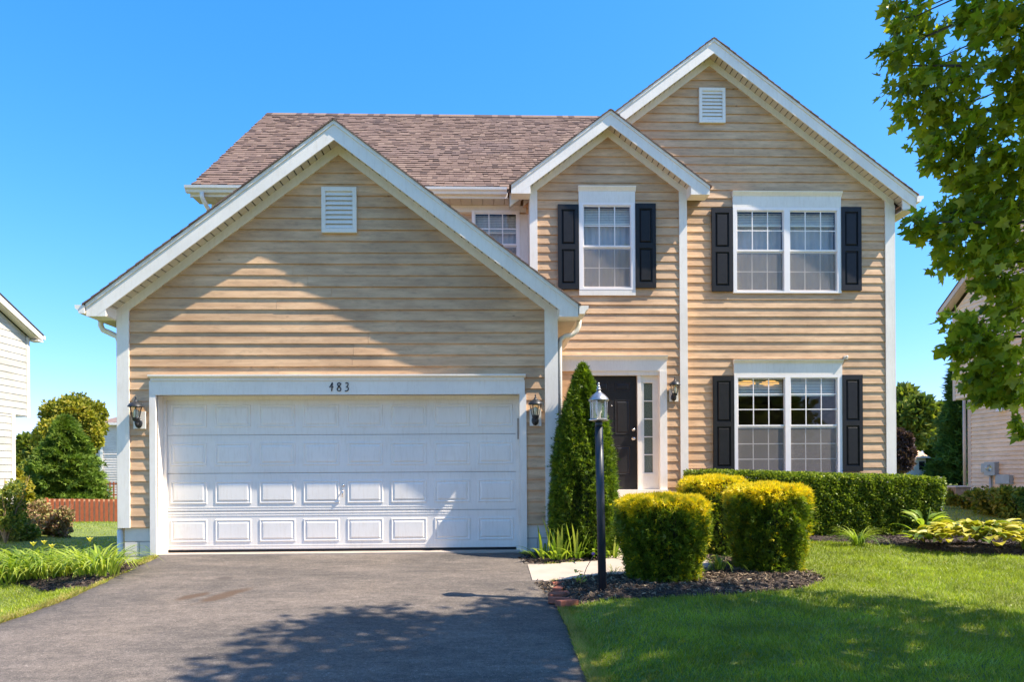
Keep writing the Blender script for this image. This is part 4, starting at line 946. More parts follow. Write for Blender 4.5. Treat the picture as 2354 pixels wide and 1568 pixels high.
top = np.stack([X_, Y2, ZW], -1).reshape(-1, 3).tolist(); NT = len(top); n_ = X_.shape[1]
bot = [(a_[0], a_[1], a_[2] - .12) for a_ in top]; fs = []
for (j, i) in used_j:
    q = [j * n_ + i, j * n_ + i + 1, (j + 1) * n_ + i + 1, (j + 1) * n_ + i]; fs.append(tuple(q))
    for k_, nb_ in enumerate(((j - 1, i), (j, i + 1), (j + 1, i), (j, i - 1))):
        if nb_ not in us: a_, b_ = q[k_], q[(k_ + 1) % 4]; fs.append((b_, a_, a_ + NT, b_ + NT))
wm.add(top + bot, fs); struct(wm.build('walkway', 'concrete'))
bed1 = [G(1272, 1384), G(1300, 1395), G(1360, 1387), G(1440, 1379), G(1560, 1375), G(1660, 1371), G(1760, 1363), G(1850, 1354), G(1893, 1338), G(1893, 1326), G(1860, 1314), G(1800, 1300)]
bed1 += [(2.95, 8.9), (2.9, 9.6), (2.55, 9.3), (2.72, 8.6), (2.54, 7.93), (2.2, 7.72), (1.6, 7.63), (.46, 7.67)]
bed2 = [(2.55, 9.35)] + [G(x, y) for x, y in ((1760, 1262), (1850, 1246), (1950, 1248), (2060, 1257), (2150, 1270), (2250, 1277), (2354, 1280))] + [(8.6, 9.9), (8.4, 11.2), (7.6, 12.8), (3.4, 12.7), (2.3, 11.5)]
bed3 = [(.42, 8.73), (1.3, 8.75), (1.47, 8.97), (1.57, 9.6), (1.5, 12.3), (.7, 12.3), (.66, 9.7), (.36, 9.2)]
bed4 = [G(x, y) for x, y in ((325, 1303), (275, 1323), (200, 1355), (150, 1358), (60, 1349), (0, 1340), (-80, 1336), (-80, 1288), (120, 1292), (262, 1300))] + [(-5.5, 9.75), (-4.95, 9.62)]
def bed_sheet(name, poly, lift, m):
    # fine triangulated patch that follows the ground
    px_ = [p[0] for p in poly]; py_ = [p[1] for p in poly]; st = .07
    gx_ = np.arange(min(px_) - st, max(px_) + st, st); gy_ = np.arange(min(py_) - st, max(py_) + st, st)
    X, Y_ = np.meshgrid(gx_, gy_); inside = inpoly((X[:-1, :-1] + st / 2).ravel(), (Y_[:-1, :-1] + st / 2).ravel(), poly).reshape(X.shape[0] - 1, X.shape[1] - 1)
    Z = gh(X.ravel(), Y_.ravel()).reshape(X.shape) + lift(X, Y_); n_ = X.shape[1]
    m_ = MB(); m_.add(np.stack([X, Y_, Z], -1).reshape(-1, 3).tolist(), [(j * n_ + i, j * n_ + i + 1, (j + 1) * n_ + i + 1, (j + 1) * n_ + i) for j in range(X.shape[0] - 1) for i in range(n_ - 1) if inside[j, i]], True)
    return struct(m_.build(name, m))
def edge_d(X, Y_, poly):
    X = np.asarray(X, float); Y_ = np.asarray(Y_, float); d = np.full(X.shape, 9.0)
    for i in range(len(poly)):
        ax_, ay_ = poly[i]; bx_, by_ = poly[(i + 1) % len(poly)]; vx, vy = bx_ - ax_, by_ - ay_; L2 = vx * vx + vy * vy + 1e-9
        t = np.clip(((X - ax_) * vx + (Y_ - ay_) * vy) / L2, 0, 1); d = np.minimum(d, np.hypot(X - ax_ - t * vx, Y_ - ay_ - t * vy))
    return d
def bed_lift(poly, h):
    return lambda X, Y_: np.where(inpoly(np.ravel(X), np.ravel(Y_), poly).reshape(np.shape(X)), .004 + h * sm(edge_d(X, Y_, poly) / .3), -.03)
L1 = bed_lift(bed1, .06); L2_ = bed_lift(bed2, .05); L3 = bed_lift(bed3, .02); L4 = bed_lift(bed4, .05)
bed_sheet('mulch_bed', bed1, L1, 'mulch'); bed_sheet('mulch_bed', bed2, L2_, 'mulch'); bed_sheet('mulch_bed', bed3, L3, 'mulch'); bed_sheet('mulch_bed', bed4, L4, 'mulch')
def bz(x, y):
    z = ghs(x, y)
    for poly, L_ in ((bed1, L1), (bed2, L2_), (bed3, L3), (bed4, L4)):
        if inpoly(np.array([x]), np.array([y]), poly)[0]: z += float(L_(np.array([[x]]), np.array([[y]]))[0, 0]); break
    return z
def chips(poly, Lf, n, m, label):
    px_ = [p[0] for p in poly]; py_ = [p[1] for p in poly]
    X = rng.uniform(min(px_), max(px_), n); Y_ = rng.uniform(min(py_), max(py_), n); k = inpoly(X, Y_, poly); X, Y_ = X[k], Y_[k]
    Z = gh(X, Y_) + Lf(X, Y_) + rng.uniform(0, .012, len(X)); D = rng.normal(size=(len(X), 3)); D[:, 2] *= .35
    o = cloud('mulch_chips', [(-.15, 0, 0), (.15, 0, 0), (.12, .1, 1), (-.1, .1, 1)], [(0, 1, 2), (0, 2, 3)], np.stack([X, Y_, Z], -1), D, rng.uniform(.012, .05, len(X)), rng.random(len(X)) ** 1.4, m, kind='stuff')
    tag(o, label, 'mulch')
chips(bed1, L1, 26000, 'chip_old', 'dry brown bark mulch under the clipped yews by the lamp post')
chips(bed2, L2_, 22000, 'chip', 'dark bark mulch along the foot of the long hedge')
chips(bed3, L3, 6000, 'chip', 'dark mulch between the walkway and the garage corner')
chips(bed4, L4, 20000, 'chip', 'dark fresh bark mulch between the daylilies and the driveway')
def brick(x, y, z, a, label):
    t = MB(); l, w_, h = .10, .048, .030
    vs = []
    for e, zz in ((.004, -h), (0, -h + .006), (0, h - .006), (.004, h)):
        vs += [(-l + e, -w_ + e, zz), (l - e, -w_ + e, zz), (l - e, w_ - e, zz), (-l + e, w_ - e, zz)]
    t.add(vs, [(3, 2, 1, 0), (12, 13, 14, 15)] + [(k * 4 + q, k * 4 + (q + 1) % 4, (k + 1) * 4 + (q + 1) % 4, (k + 1) * 4 + q) for k in range(3) for q in range(4)])
    o = t.build('brick', 'brick', None, (0, 0, 0)); o.location = (x, y, z); o.rotation_euler = (rng.uniform(-.1, .1), rng.uniform(-.1, .1), a); tag(o, label, 'brick', 'loose edging bricks at the corner of the mulch bed')
for (dx, dy, a, lab) in ((1287, 1352, .1, 'red edging brick touching the walkway corner'), (1282, 1364, 1.2, 'red edging brick second from the walkway, set on end'), (1281, 1378, .15, 'pale orange edging brick in the middle of the row'),
                         (1281, 1390, -.25, 'dark red edging brick at the lawn end, lying long way'), (1298, 1396, .5, 'half sunk red brick nearest the lawn')):
    x, y = G(dx, dy); brick(x + .02, y, ghs(x, y) + .035, a, lab)

# ------------------------------------------------------------------ lawn blades (one mesh each side)
def grass(name, x0, x1, y0, y1, n, excl, label, dens_pow=1.5, edgefn=None, eside=0):
    u = rng.random(n); p = dens_pow
    y = (y0 ** (1 - p) + u * (y1 ** (1 - p) - y0 ** (1 - p))) ** (1 / (1 - p)) if p != 1 else y0 * (y1 / y0) ** u
    x = x0 + rng.random(n) * (x1 - x0)
    if eside:
        q = rng.random(n) < .10; ex_ = redge(y) if eside > 0 else ledge(y); x = np.where(q, ex_ + eside * (np.abs(rng.normal(size=n)) * .07 - .03), x)
    k = (np.abs(x) < (y + .6) * .80 + .3)
    if edgefn is not None: k &= edgefn(x, y)
    for e in excl: k &= ~inpoly(x, y, e)
    x, y = x[k], y[k]; n = len(x); z = gh(x, y)
    # clumping of lengths and colour
    cl = (np.sin(x * 5.1 + 2 * np.sin(y * 3.7)) * np.sin(y * 4.3 + 1.5 * np.sin(x * 2.9)) + rng.normal(size=n) * .5)
    ln = np.clip(.040 + .009 * cl + rng.uniform(-.015, .018, n), .014, .08)
    D = np.stack([rng.normal(size=n) * .6 + .25 * np.sin(x * 3 + y), rng.normal(size=n) * .6 + .2 * np.sin(y * 2.3), np.ones(n)], -1)
    big = .5 + .5 * np.sin(x * 1.3 + np.sin(y * 1.1) * 2)
    ti = np.clip(.40 + .13 * cl + .18 * (big - .5) + rng.normal(size=n) * .20, 0, .93)
    ed = np.minimum(np.abs(x - redge(y)), np.abs(x - ledge(y))); dry = rng.random(n) < np.exp(-ed / .10) * .8
    dry |= rng.random(n) < .012
    ti = np.where(dry, rng.uniform(.95, 1.0, n), ti)
    o = cloud(name, BLADE_V, BLADE_F, np.stack([x, y, z - .004], -1), D, ln, ti, 'grass', kind='stuff', W=np.clip(.0016 + .00055 * y, .003, .02))
    return tag(o, label, 'grass')
housep = [(gwl - .02, YG - .05), (gwr + .02, YG - .05), (gwr + .02, YE), (rwr, YE), (rwr, 22), (gwl, 22)]
excl = [bed1, bed2, bed3, bed4, housep, wk]
grass('lawn_grass', .3, 9.5, 3.0, 13, 430000, excl, 'mown green lawn right of the driveway', 1.35, lambda x, y: x > redge(y) - .03, 1)
grass('lawn_grass', 6, 17, 10.5, 40, 60000, excl, 'mown lawn between the hedge and the peach sided house', 1.3, lambda x, y: x > redge(y))
grass('lawn_grass', -11, -3.4, 4.4, 11, 140000, excl, 'patch of lawn between the left driveway edge and the daylilies', 1.3, lambda x, y: x < ledge(y) + .03, -1)
grass('lawn_grass', -24, -5.6, 10.0, 38, 90000, excl, 'shaded lawn running back to the red fence', 1.2)

# ------------------------------------------------------------------ clipped shrubs
def shrub(name, label, cat, cx, cy, z0, z1, rb, rt, n, m, size, gold=False, group=None, box=None, taper=None, dark=.75, ymask=None):
    t = thing(name, label, cat, (cx, cy, z0), group)
    def rad(h):
        if taper: return taper(h)
        s_ = rb + (rt - rb) * sm(h / .75); return s_ * np.where(h > .93, np.sqrt(np.clip(1 - ((h - .93) / .085) ** 2 * .4, 0, 1)), 1)
    h = rng.random(n); ang = rng.uniform(0, 2 * np.pi, n)
    top = rng.random(n) < (.28 if not taper else 0.0)
    rr = rad(h)
    rr_t = rad(np.full(n, 1.0)) * np.sqrt(rng.random(n))
    e = .82
    cxs, sxs = np.sign(np.cos(ang)) * np.abs(np.cos(ang)) ** e, np.sign(np.sin(ang)) * np.abs(np.sin(ang)) ** e
    bumpy = 1 + .05 * np.sin(ang * 5 + h * 7 + cx) * np.sin(h * 11 + ang * 3) + .035 * np.sin(ang * 13 + 3 * cy) * np.sin(h * 23)
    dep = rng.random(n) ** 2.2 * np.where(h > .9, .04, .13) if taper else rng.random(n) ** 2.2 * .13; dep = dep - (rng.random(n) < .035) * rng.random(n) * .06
    r1 = rr * bumpy - dep; zt = z0 + h * (z1 - z0)
    domez = lambda q: .05 * (1 - (q / max(rt, .01)) ** 2)
    X = np.where(top, cxs * rr_t, cxs * r1); Y_ = np.where(top, sxs * rr_t, sxs * r1)
    Z = np.where(top, z1 + domez(rr_t) - .03 + .02 * np.sin(X * 14) * np.sin(Y_ * 12) - dep * .25, zt)
    out = np.stack([cxs, sxs, np.zeros(n)], -1); D = out * .8 + rng.normal(size=(n, 3)) * .45 + np.array([0, 0, .35])
    D = np.where(top[:, None], rng.normal(size=(n, 3)) * .5 + np.array([0, 0, 1.0]), D)
    if gold:
        hh = np.where(top, 1.0, h)
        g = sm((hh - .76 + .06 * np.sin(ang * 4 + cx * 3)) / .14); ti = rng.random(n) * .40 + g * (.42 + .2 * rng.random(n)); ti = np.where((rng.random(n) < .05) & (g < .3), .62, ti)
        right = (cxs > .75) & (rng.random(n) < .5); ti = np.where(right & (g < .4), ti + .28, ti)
    else:
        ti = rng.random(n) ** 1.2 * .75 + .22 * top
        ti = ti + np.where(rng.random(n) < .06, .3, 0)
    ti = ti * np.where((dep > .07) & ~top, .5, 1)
    fis = (np.sin(ang * 7 + 2.1 * np.sin(h * 5 + cx * 2)) * np.sin(ang * 3 + h * 4 + cy) > .38) & ~top & (h < .88); ti = ti * np.where(fis, .62, 1); X = X * np.where(fis, .87, 1); Y_ = Y_ * np.where(fis, .87, 1)  # fissures set inward, their shade put into a darker tint
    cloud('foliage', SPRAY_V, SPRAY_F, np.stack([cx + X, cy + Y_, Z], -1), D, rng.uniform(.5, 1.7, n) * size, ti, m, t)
    prof = [(max(.004, float(rad(np.array([q]))[0]) - .11), (z1 - z0) * q + (0 if q else .02)) for q in np.linspace(0, .94 if not taper else .96, 9)]
    MB().lathe((cx, cy, z0), prof + [(.003, prof[-1][1] + .02)], 20).build('dark_core', 'core', t)  # solid dark filler that blocks the view through the foliage
    return t
def sx(dx, Y): return at(dx, 1100, Y)[0]
YY = [(1522, 7.2, 208, 165, 1149, 1345, 'square clipped golden yew with bright yellow top, directly right of the lamp post', 30000),
      (1764, 7.75, 180, 152, 1122, 1326, 'clipped golden yew standing furthest right in the front bed', 28000),
      (1640, 9.35, 150, 140, 1102, 1262, 'clipped golden yew set back between the other two, before the hedge', 20000)]
for (dx, Y, wt, wb, yt, yb, lab, n) in YY:
    x = sx(dx, Y); rt = wt / 2 / FP * Y * .98; rb = wb / 2 / FP * Y; z1 = at(dx, yt, Y - rt * .6)[1]; z0 = bz(x, Y) - .02
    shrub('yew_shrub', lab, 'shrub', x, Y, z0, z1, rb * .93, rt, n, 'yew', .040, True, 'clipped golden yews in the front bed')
AY = 9.4; ax_ = sx(1341, AY); az1 = at(1323, 838, AY)[1]; z0 = -.02
def arbt(h): return np.interp(h, [0, .06, .25, .5, .7, .85, .94, 1.0], [.37, .42, .435, .40, .31, .185, .085, .005])
shrub('arborvitae', 'tall green arborvitae tapering to a point left of the front door', 'shrub', ax_, AY, z0, az1, .5, .5, 46000, 'cedar', .046, taper=arbt)
# hedge: one clipped row
def hedge():
    x0, x1 = at(1612, 1150, 11.3)[0], at(2156, 1150, 11.3)[0]; y0, y1 = 11.15, 12.25; z0 = -.03; zl, zr = at(1700, 1082, 11.4)[1], at(2130, 1099, 11.2)[1]
    t = thing('hedge', 'long clipped green boxwood hedge below the ground floor window', 'hedge', ((x0 + x1) / 2, (y0 + y1) / 2, z0))
    n = 80000; s_ = rng.random(n); face = np.where(s_ < .52, 0, np.where(s_ < .74, 1, np.where(s_ < .88, 2, 3)))
    u, v = rng.random(n), rng.random(n); dep = rng.random(n) ** 2.2 * .16
    zt = lambda x: zl + (zr - zl) * (x - x0) / (x1 - x0)
    X = x0 + (x1 - x0) * u; wav = .02 * np.sin(X * 3.1) * np.sin(v * 6 + X) + .018 * np.sin(X * 11.3) * np.sin(v * 9 + 2 * np.sin(X * 5)) + .015 * np.sin(X * 23 + 2 * np.sin(v * 11)) * np.sin(v * 19)
    Xf = np.where(face == 2, x0 + dep, np.where(face == 3, x1 - dep + .05 * np.sin(v * 9 + u * 7), X))
    Yf = np.where(face == 0, y0 + dep + wav, np.where(face == 1, y0 + (y1 - y0) * v, y0 + (y1 - y0) * u))
    Zf = np.where(face == 1, zt(X) - dep * .5 + wav * .5, z0 + .03 + (zt(Xf) - z0 - .03) * v)
    # rounded upper edges
    dy_ = np.clip(.13 - (Yf - y0), 0, .13); Zf = np.where(face == 1, Zf - dy_ ** 2 * 3.5, Zf); Yf = np.where((face == 0) & (v > .9), Yf + (v - .9) ** 2 * 7, Yf)
    dx_ = np.clip(.2 - (x1 - Xf), 0, .2) ** 2 * 2.5 + np.clip(.2 - (Xf - x0), 0, .2) ** 2 * 2.5; Zf = np.where(face == 1, Zf - dx_, Zf)
    nrm = np.array([[0, -1, .2], [0, 0, 1], [-1, 0, .2], [1, 0, .2]])[face]
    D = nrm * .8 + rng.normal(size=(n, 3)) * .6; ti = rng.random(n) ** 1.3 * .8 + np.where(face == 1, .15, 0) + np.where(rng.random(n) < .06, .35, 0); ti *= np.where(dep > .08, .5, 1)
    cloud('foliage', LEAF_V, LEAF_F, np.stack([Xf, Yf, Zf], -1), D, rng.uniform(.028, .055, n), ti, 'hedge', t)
    MB().hexa([(x0 + .14, y0 + .14, z0 + .02), (x1 - .14, y0 + .14, z0 + .02), (x1 - .14, y1 - .1, z0 + .02), (x0 + .14, y1 - .1, z0 + .02),
               (x0 + .14, y0 + .16, zl - .1), (x1 - .14, y0 + .16, zr - .1), (x1 - .14, y1 - .1, zr - .1), (x0 + .14, y1 - .1, zl - .1)]).build('dark_core', 'core', t)  # dark solid block inside the hedge, stops the view through it
hedge()

# ------------------------------------------------------------------ strap-leaved and broad-leaved plants, each leaf a part
def strap_mesh(L_, w_, droop, up, seg=5, fold=.25):
    vs = []; fs = []
    x = z = 0.0; a = up
    for i in range(seg + 1):
        t = i / seg; ww = w_ * (math.sin(math.pi * min(1, .18 + t * .82)) ** .7) if i < seg else .001
        vs += [(x, -ww / 2, z + fold * ww / 2), (x, 0, z), (x, ww / 2, z + fold * ww / 2)]
        x += math.cos(a) * L_ / seg; z += math.sin(a) * L_ / seg; a -= droop / seg
    for i in range(seg):
        b_ = i * 3; fs += [(b_, b_ + 3, b_ + 4, b_ + 1), (b_ + 1, b_ + 4, b_ + 5, b_ + 2)]
    return vs, fs
STRAPS = {}
def strap_var(kind, spec, m, n=5):
    L_ = []
    for i in range(n):
        l, w_, dr, up = [random.uniform(a, b_) for a, b_ in spec]
        vs, fs = strap_mesh(l, w_, dr, up); me = bpy.data.meshes.new('leaf'); me.from_pydata(vs, [], fs); me.polygons.foreach_set('use_smooth', [True] * len(fs)); me.materials.append(M[m])
        a = me.attributes.new('tint', 'FLOAT', 'POINT'); a.data.foreach_set('value', np.full(len(vs), random.choice([.15, .35, .55, .75, .88]), np.float32)); L_.append(me)
    STRAPS[kind] = L_
strap_var('daylily', [(.30, .55), (.012, .020), (1.6, 2.7), (1.0, 1.5)], 'strap', 8)
strap_var('iris', [(.28, .60), (.028, .042), (.1, .7), (1.15, 1.55)], 'strap', 7)
strap_var('iris_fallen', [(.35, .5), (.03, .04), (.9, 1.5), (.5, .9)], 'strap', 4)
strap_var('grassy', [(.30, .48), (.006, .012), (1.2, 2.4), (1.0, 1.5)], 'strap', 6)
def leafobj(me, parent, x, y, z, rz, s_=1.0, tilt=0.0):
    o = bpy.data.objects.new('leaf', me); C.objects.link(o); o.parent = parent
    o.location = Vector((x, y, z)) - base_pos(parent); o.rotation_euler = (tilt, 0, rz); o.scale = (s_, s_, s_); return o
def clump(name, label, cat, x, y, kinds, n, rad=.07, s_=1.0, group=None):
    t = thing(name, label, cat, (x, y, bz(x, y)), group)
    for i in range(n):
        a = random.uniform(0, 2 * math.pi); r = rad * math.sqrt(random.random()); me = random.choice(STRAPS[random.choice(kinds)])
        leafobj(me, t, x + r * math.cos(a), y + r * math.sin(a), bz(x, y) - .005, a + random.uniform(-.5, .5), s_ * random.uniform(.8, 1.15))
    return t
def flower(t, x, y, h, col='petal'):
    z = bz(x, y); MB().tube([(x, y, z), (x + .02, y, z + h * .6), (x + .03, y, z + h)], .004, 5).build('flower_stem', 'strap', t)
    m_ = MB()
    for k in range(6):
        a = k * math.pi / 3; c_, s_ = math.cos(a), math.sin(a); w_ = .018
        m_.add([(x + .03, y, z + h), (x + .03 + c_ * .022 - s_ * w_, y + s_ * .022 + c_ * w_, z + h + .04), (x + .03 + c_ * .022 + s_ * w_, y + s_ * .022 - c_ * w_, z + h + .04), (x + .03 + c_ * .042, y + s_ * .042, z + h + .055)], [(0, 2, 1), (1, 2, 3)])
    m_.build('flower', col, t)
dl = [(25, 1325, 'daylily clump at the left edge of the picture beside the driveway lawn'), (75, 1322, 'second daylily clump from the left, arching over the mulch'), (118, 1322, 'daylily clump with a pale yellow open flower'),
      (160, 1316, 'daylily clump in the middle of the row beside a dry stalk'), (205, 1318, 'daylily clump with yellow buds near the right end of the row'), (240, 1312, 'small daylily clump nearest the garage downspout'),
      (-15, 1318, 'daylily clump cut by the left picture edge'), (100, 1305, 'daylily clump behind the flowering one'), (185, 1303, 'daylily clump at the back of the row before the shaded lawn'), (50, 1303, 'back row daylily clump left of the flowering ones')]
for i, (dx, dy, lab) in enumerate(dl):
    x, y = G(dx, dy + 15); t = clump('daylily', lab, 'plant', x, y, ['daylily'], 80, .17, 1.35, 'daylilies in the bed left of the driveway')
    if i in (1, 2, 4, 7): flower(t, x, y - .03, (.40, .36, .40, .34)[(1, 2, 4, 7).index(i)])
ir = [(1248, 1288, 16, 'iris fan leaning out over the driveway edge'), (1285, 1290, 18, 'iris fan with upright blades left in the row by the walkway'), (1325, 1288, 18, 'iris fan before the arborvitae, second from the lamp post'),
      (1368, 1284, 16, 'iris fan just left of the lamp post behind the walkway'), (1405, 1286, 20, 'yellow green iris fan between lamp post and golden yew')]
for dx, dy, n, lab in ir:
    x, y = G(dx, dy); clump('iris', lab, 'plant', x, y + .04, ['iris', 'iris_fallen', 'iris_fallen'], n + 12, .12, .9, 'irises between walkway and arborvitae')
for dx, dy, n, s_, lab in ((1660, 1275, 60, .95, 'grassy plant between the two front yews, rear one'), (1652, 1325, 45, .85, 'sparse grassy plant at the mulch edge between the front yews'),
                           (1973, 1257, 130, 1.15, 'bright green grassy tuft at the foot of the hedge'), (1412, 1322, 26, .55, 'short dark grassy tuft right of the lamp post'), (2362, 1270, 60, 1.1, 'grassy tuft at the right picture edge beside the hosta')):
    x, y = G(dx, dy); clump('ornamental_grass', lab, 'plant', x, y, ['grassy'], n, .06, s_)
# broad leaves: hosta and a tall coarse plant
def broad_mesh(l, w_, droop, m, tint, fold=.3):
    vs = []; fs = []; seg = 6; x = z = 0; a = .7
    for i in range(seg + 1):
        t = i / seg; ww = w_ * math.sin(math.pi * min(1, .06 + t * .94)) ** .75 if i < seg else .002
        vs += [(x, -ww / 2, z + fold * ww / 2), (x, -ww / 4, z + fold * ww / 5), (x, 0, z), (x, ww / 4, z + fold * ww / 5), (x, ww / 2, z + fold * ww / 2)]; x += math.cos(a) * l / seg; z += math.sin(a) * l / seg; a -= droop / seg
    for i in range(seg):
        for k in range(4): b_ = i * 5 + k; fs.append((b_, b_ + 5, b_ + 6, b_ + 1))
    me = bpy.data.meshes.new('leaf'); me.from_pydata(vs, [], fs); me.polygons.foreach_set('use_smooth', [True] * len(fs)); me.materials.append(M[m])
    at2 = me.attributes.new('tint', 'FLOAT', 'POINT'); at2.data.foreach_set('value', np.full(len(vs), tint, np.float32)); return me
HM = [broad_mesh(random.uniform(.16, .26), random.uniform(.085, .13), random.uniform(.9, 1.9), 'hosta', t_) for t_ in (.1, .3, .5, .7, .85, 1.0, .8, .6, .4)]
hx_, hy_ = G(2245, 1266)
t = thing('hosta', 'wide yellow green hosta at the lawn edge right of the hedge', 'plant', (hx_, hy_, bz(hx_, hy_)))
for i in range(230):
    a = random.uniform(0, 2 * math.pi); r = math.sqrt(random.random()); qx, qy = hx_ + r * .74 * math.cos(a), hy_ - .04 + r * .46 * math.sin(a)
    leafobj(random.choice(HM), t, qx, qy, bz(hx_, hy_) + .30 * math.sqrt(max(0, 1 - r * r)) * random.uniform(.5, 1.0) + .02, a + random.uniform(-.6, .6), random.uniform(.9, 1.3), random.uniform(-.3, .3))
BM_ = [broad_mesh(random.uniform(.35, .55), random.uniform(.09, .14), random.uniform(.5, 1.3), 'strap', t_) for t_ in (.2, .45, .6, .8)]
bx_, by_ = G(2125, 1258); t = thing('coarse_plant', 'tall broad leaved weed leaning at the right end of the hedge', 'plant', (bx_, by_, bz(bx_, by_)))
for i in range(34):
    a = random.uniform(0, 2 * math.pi); leafobj(random.choice(BM_), t, bx_ + .10 * math.cos(a), by_ + .12 * math.sin(a), bz(bx_, by_) + random.uniform(.0, .42), a, random.uniform(.4, .75), random.uniform(-.3, .3))
MB().tube([(bx_, by_, bz(bx_, by_)), (bx_ + .03, by_, .3), (bx_ + .08, by_ - .02, .55)], .009, 6).build('stem', 'strap', t)
sx_, sy_ = G(1333, 1362); t = thing('seedling', 'small pale green seedling with a mauve flower left of the lamp post', 'plant', (sx_, sy_, bz(sx_, sy_)))
SM_ = [broad_mesh(random.uniform(.05, .08), random.uniform(.02, .035), .8, 'strap', t_) for t_ in (.6, .8, .92)]
for i in range(26): leafobj(random.choice(SM_), t, sx_ + random.uniform(-.05, .05), sy_ + random.uniform(-.05, .05), bz(sx_, sy_) + random.uniform(.0, .14), random.uniform(0, 6.28), random.uniform(.7, 1.1))
simple('mauve', (.28, .12, .32), .7)
MB().tube([(sx_, sy_, 0 + bz(sx_, sy_)), (sx_ + .07, sy_, .12), (sx_ + .14, sy_, .24)], .004, 5).build('stem', 'dry_twig', t)
MB().lathe((sx_ + .14, sy_, .24), [(.004, 0), (.02, .015), (.016, .03), (.003, .035)], 8).build('flower', 'mauve', t)

# ------------------------------------------------------------------ trees
def tree(name, label, cat, x, y, h, cr, m, n, size, trunk_h=None, zb=None, shape='round', group=None, tr=.18, sub=9, seed=None, tmpl='leaf', tint_bias=0.0):
    zb = ghs(x, y) if zb is None else zb; t = thing(name, label, cat, (x, y, zb), group); th = trunk_h if trunk_h is not None else h * .3
    pts = [(x, y, zb - .1), (x + .05 * h * .1, y, zb + th), (x - .02 * h * .2, y, zb + h * .8)]
    mb = MB(); mb.tube(pts, [tr, tr * .75, tr * .2], 8)
    if shape == 'round':
        cen = []; 
        for k in range(sub * 3):
            v = rng.normal(size=3); v /= np.linalg.norm(v); q = rng.uniform(.35, .85)
            cen.append((x + v[0] * cr * q, y + v[1] * cr * q, zb + th + (h - th) / 2 + v[2] * (h - th) / 2 * q, cr * rng.uniform(.22, .42)))
        for c_ in cen[::2]: mb.tube([(x, y, zb + th * .9), ((x + c_[0]) / 2, (y + c_[1]) / 2, (zb + th + c_[2]) / 2), c_[:3]], [tr * .4, tr * .22, tr * .06], 5)
        ci = rng.integers(0, len(cen), n); cc = np.array(cen)[ci]; v = rng.normal(size=(n, 3)); v /= np.linalg.norm(v, axis=1, keepdims=True); q = rng.random((n, 1)) ** .45
        P = cc[:, :3] + v * q * cc[:, 3:4]; D = v + rng.normal(size=(n, 3)) * .7; ti = rng.random(n) * .7 + .3 * (ci % 5) / 5 + tint_bias
    else:   # conical: drooping layered boughs
        hh = rng.random(n) ** 1.25; lay = (hh * 17 + rng.random(n) * .35) % 1; ang = rng.uniform(0, 2 * np.pi, n)
        rr = cr * (1 - hh) ** {'cone': .8, 'bushy': .55}.get(shape, .35) * (1 - .28 * lay) * (1 + .10 * np.sin(ang * 5 + hh * 19)) * np.sqrt(rng.uniform(.35, 1, n))
        tab = rng.uniform(.58, 1.18, (15, 13)); rr = rr * tab[(hh * 14).astype(int), ((ang / 6.2832 * 12 + hh * 5) % 13).astype(int)]
        z = zb + th * .5 + hh * (h - th * .5) - rr * .12
        P = np.stack([x + rr * np.cos(ang), y + rr * np.sin(ang), z], -1); D = np.stack([np.cos(ang), np.sin(ang), np.full(n, .8 if shape == 'column' else .1)], -1) + rng.normal(size=(n, 3)) * .45; ti = rng.random(n) * .8 + tint_bias
    mb.build('trunk', 'bark', t)
    cloud('crown', SPRAY_V if tmpl == 'spray' else LEAF_V, SPRAY_F if tmpl == 'spray' else LEAF_F, P, D, rng.uniform(.7, 1.3, n) * size, ti, m, t)
    return t
def tx(dx, Y): return at(dx, 1100, Y)[0]
def tz(dx, dy, Y): return at(dx, dy, Y)[1]
def mk(dx, Y, dytop, wpx, zb=None): x = tx(dx, Y); zb = ghs(x, Y) if zb is None else zb; return x, Y, tz(dx, dytop, Y) - zb, wpx / 2 / FP * Y
x, y, h, c_ = mk(150, 39.5, 960, 180); tree('spruce_tree', 'bushy green spruce behind the red fence', 'tree', x, y, h, c_ * 1.15, 'spruce', 44000, .30, .3, shape='bushy', tmpl='spray', tr=.25)
x, y, h, c_ = mk(168, 46, 908, 150); tree('yellowing_tree', 'round yellowing tree rising behind the spruce', 'tree', x, y, h, c_ * 1.0, 'tree_yellow', 50000, .22, h * .45, tr=.3, sub=22)
x, y, h, c_ = mk(80, 60, 1003, 80); tree('far_tree', 'dark round tree far behind, between the cream house and the spruce', 'tree', x, y, h, c_, 'tree_far', 9000, .5, h * .25, tr=.25)
x, y, h, c_ = mk(46, 36, 1062, 50); tree('yellow_bush', 'bright yellow green bush beside the cream house corner', 'bush', x, y, h, c_, 'tree_yellow', 6000, .22, .4, tr=.08, tint_bias=.2)
x, y, h, c_ = mk(92, 40, 1045, 70); tree('light_tree', 'light green loose tree left of the spruce', 'tree', x, y, h, c_, 'tree_far', 8000, .28, h * .25, tr=.12, tint_bias=.25)
x, y, h, c_ = mk(2098, 58, 897, 115); tree('oak_tree', 'broad dusty green tree right of the house corner', 'tree', x, y, h, c_ * 1.2, 'tree_far', 20000, .55, h * .3, tr=.4)
x, y, h, c_ = mk(2040, 60, 905, 90); tree('oak_tree', 'green tree half hidden behind the right house corner', 'tree', x, y, h, c_ * 1.2, 'tree_far', 14000, .55, h * .3, tr=.4)
x, y, h, c_ = mk(2068, 42, 985, 52); tree('plum_tree', 'purple leaved tree beside the shed roof', 'tree', x, y, h, c_ * 1.1, 'purple', 12000, .30, h * .2, tr=.15)
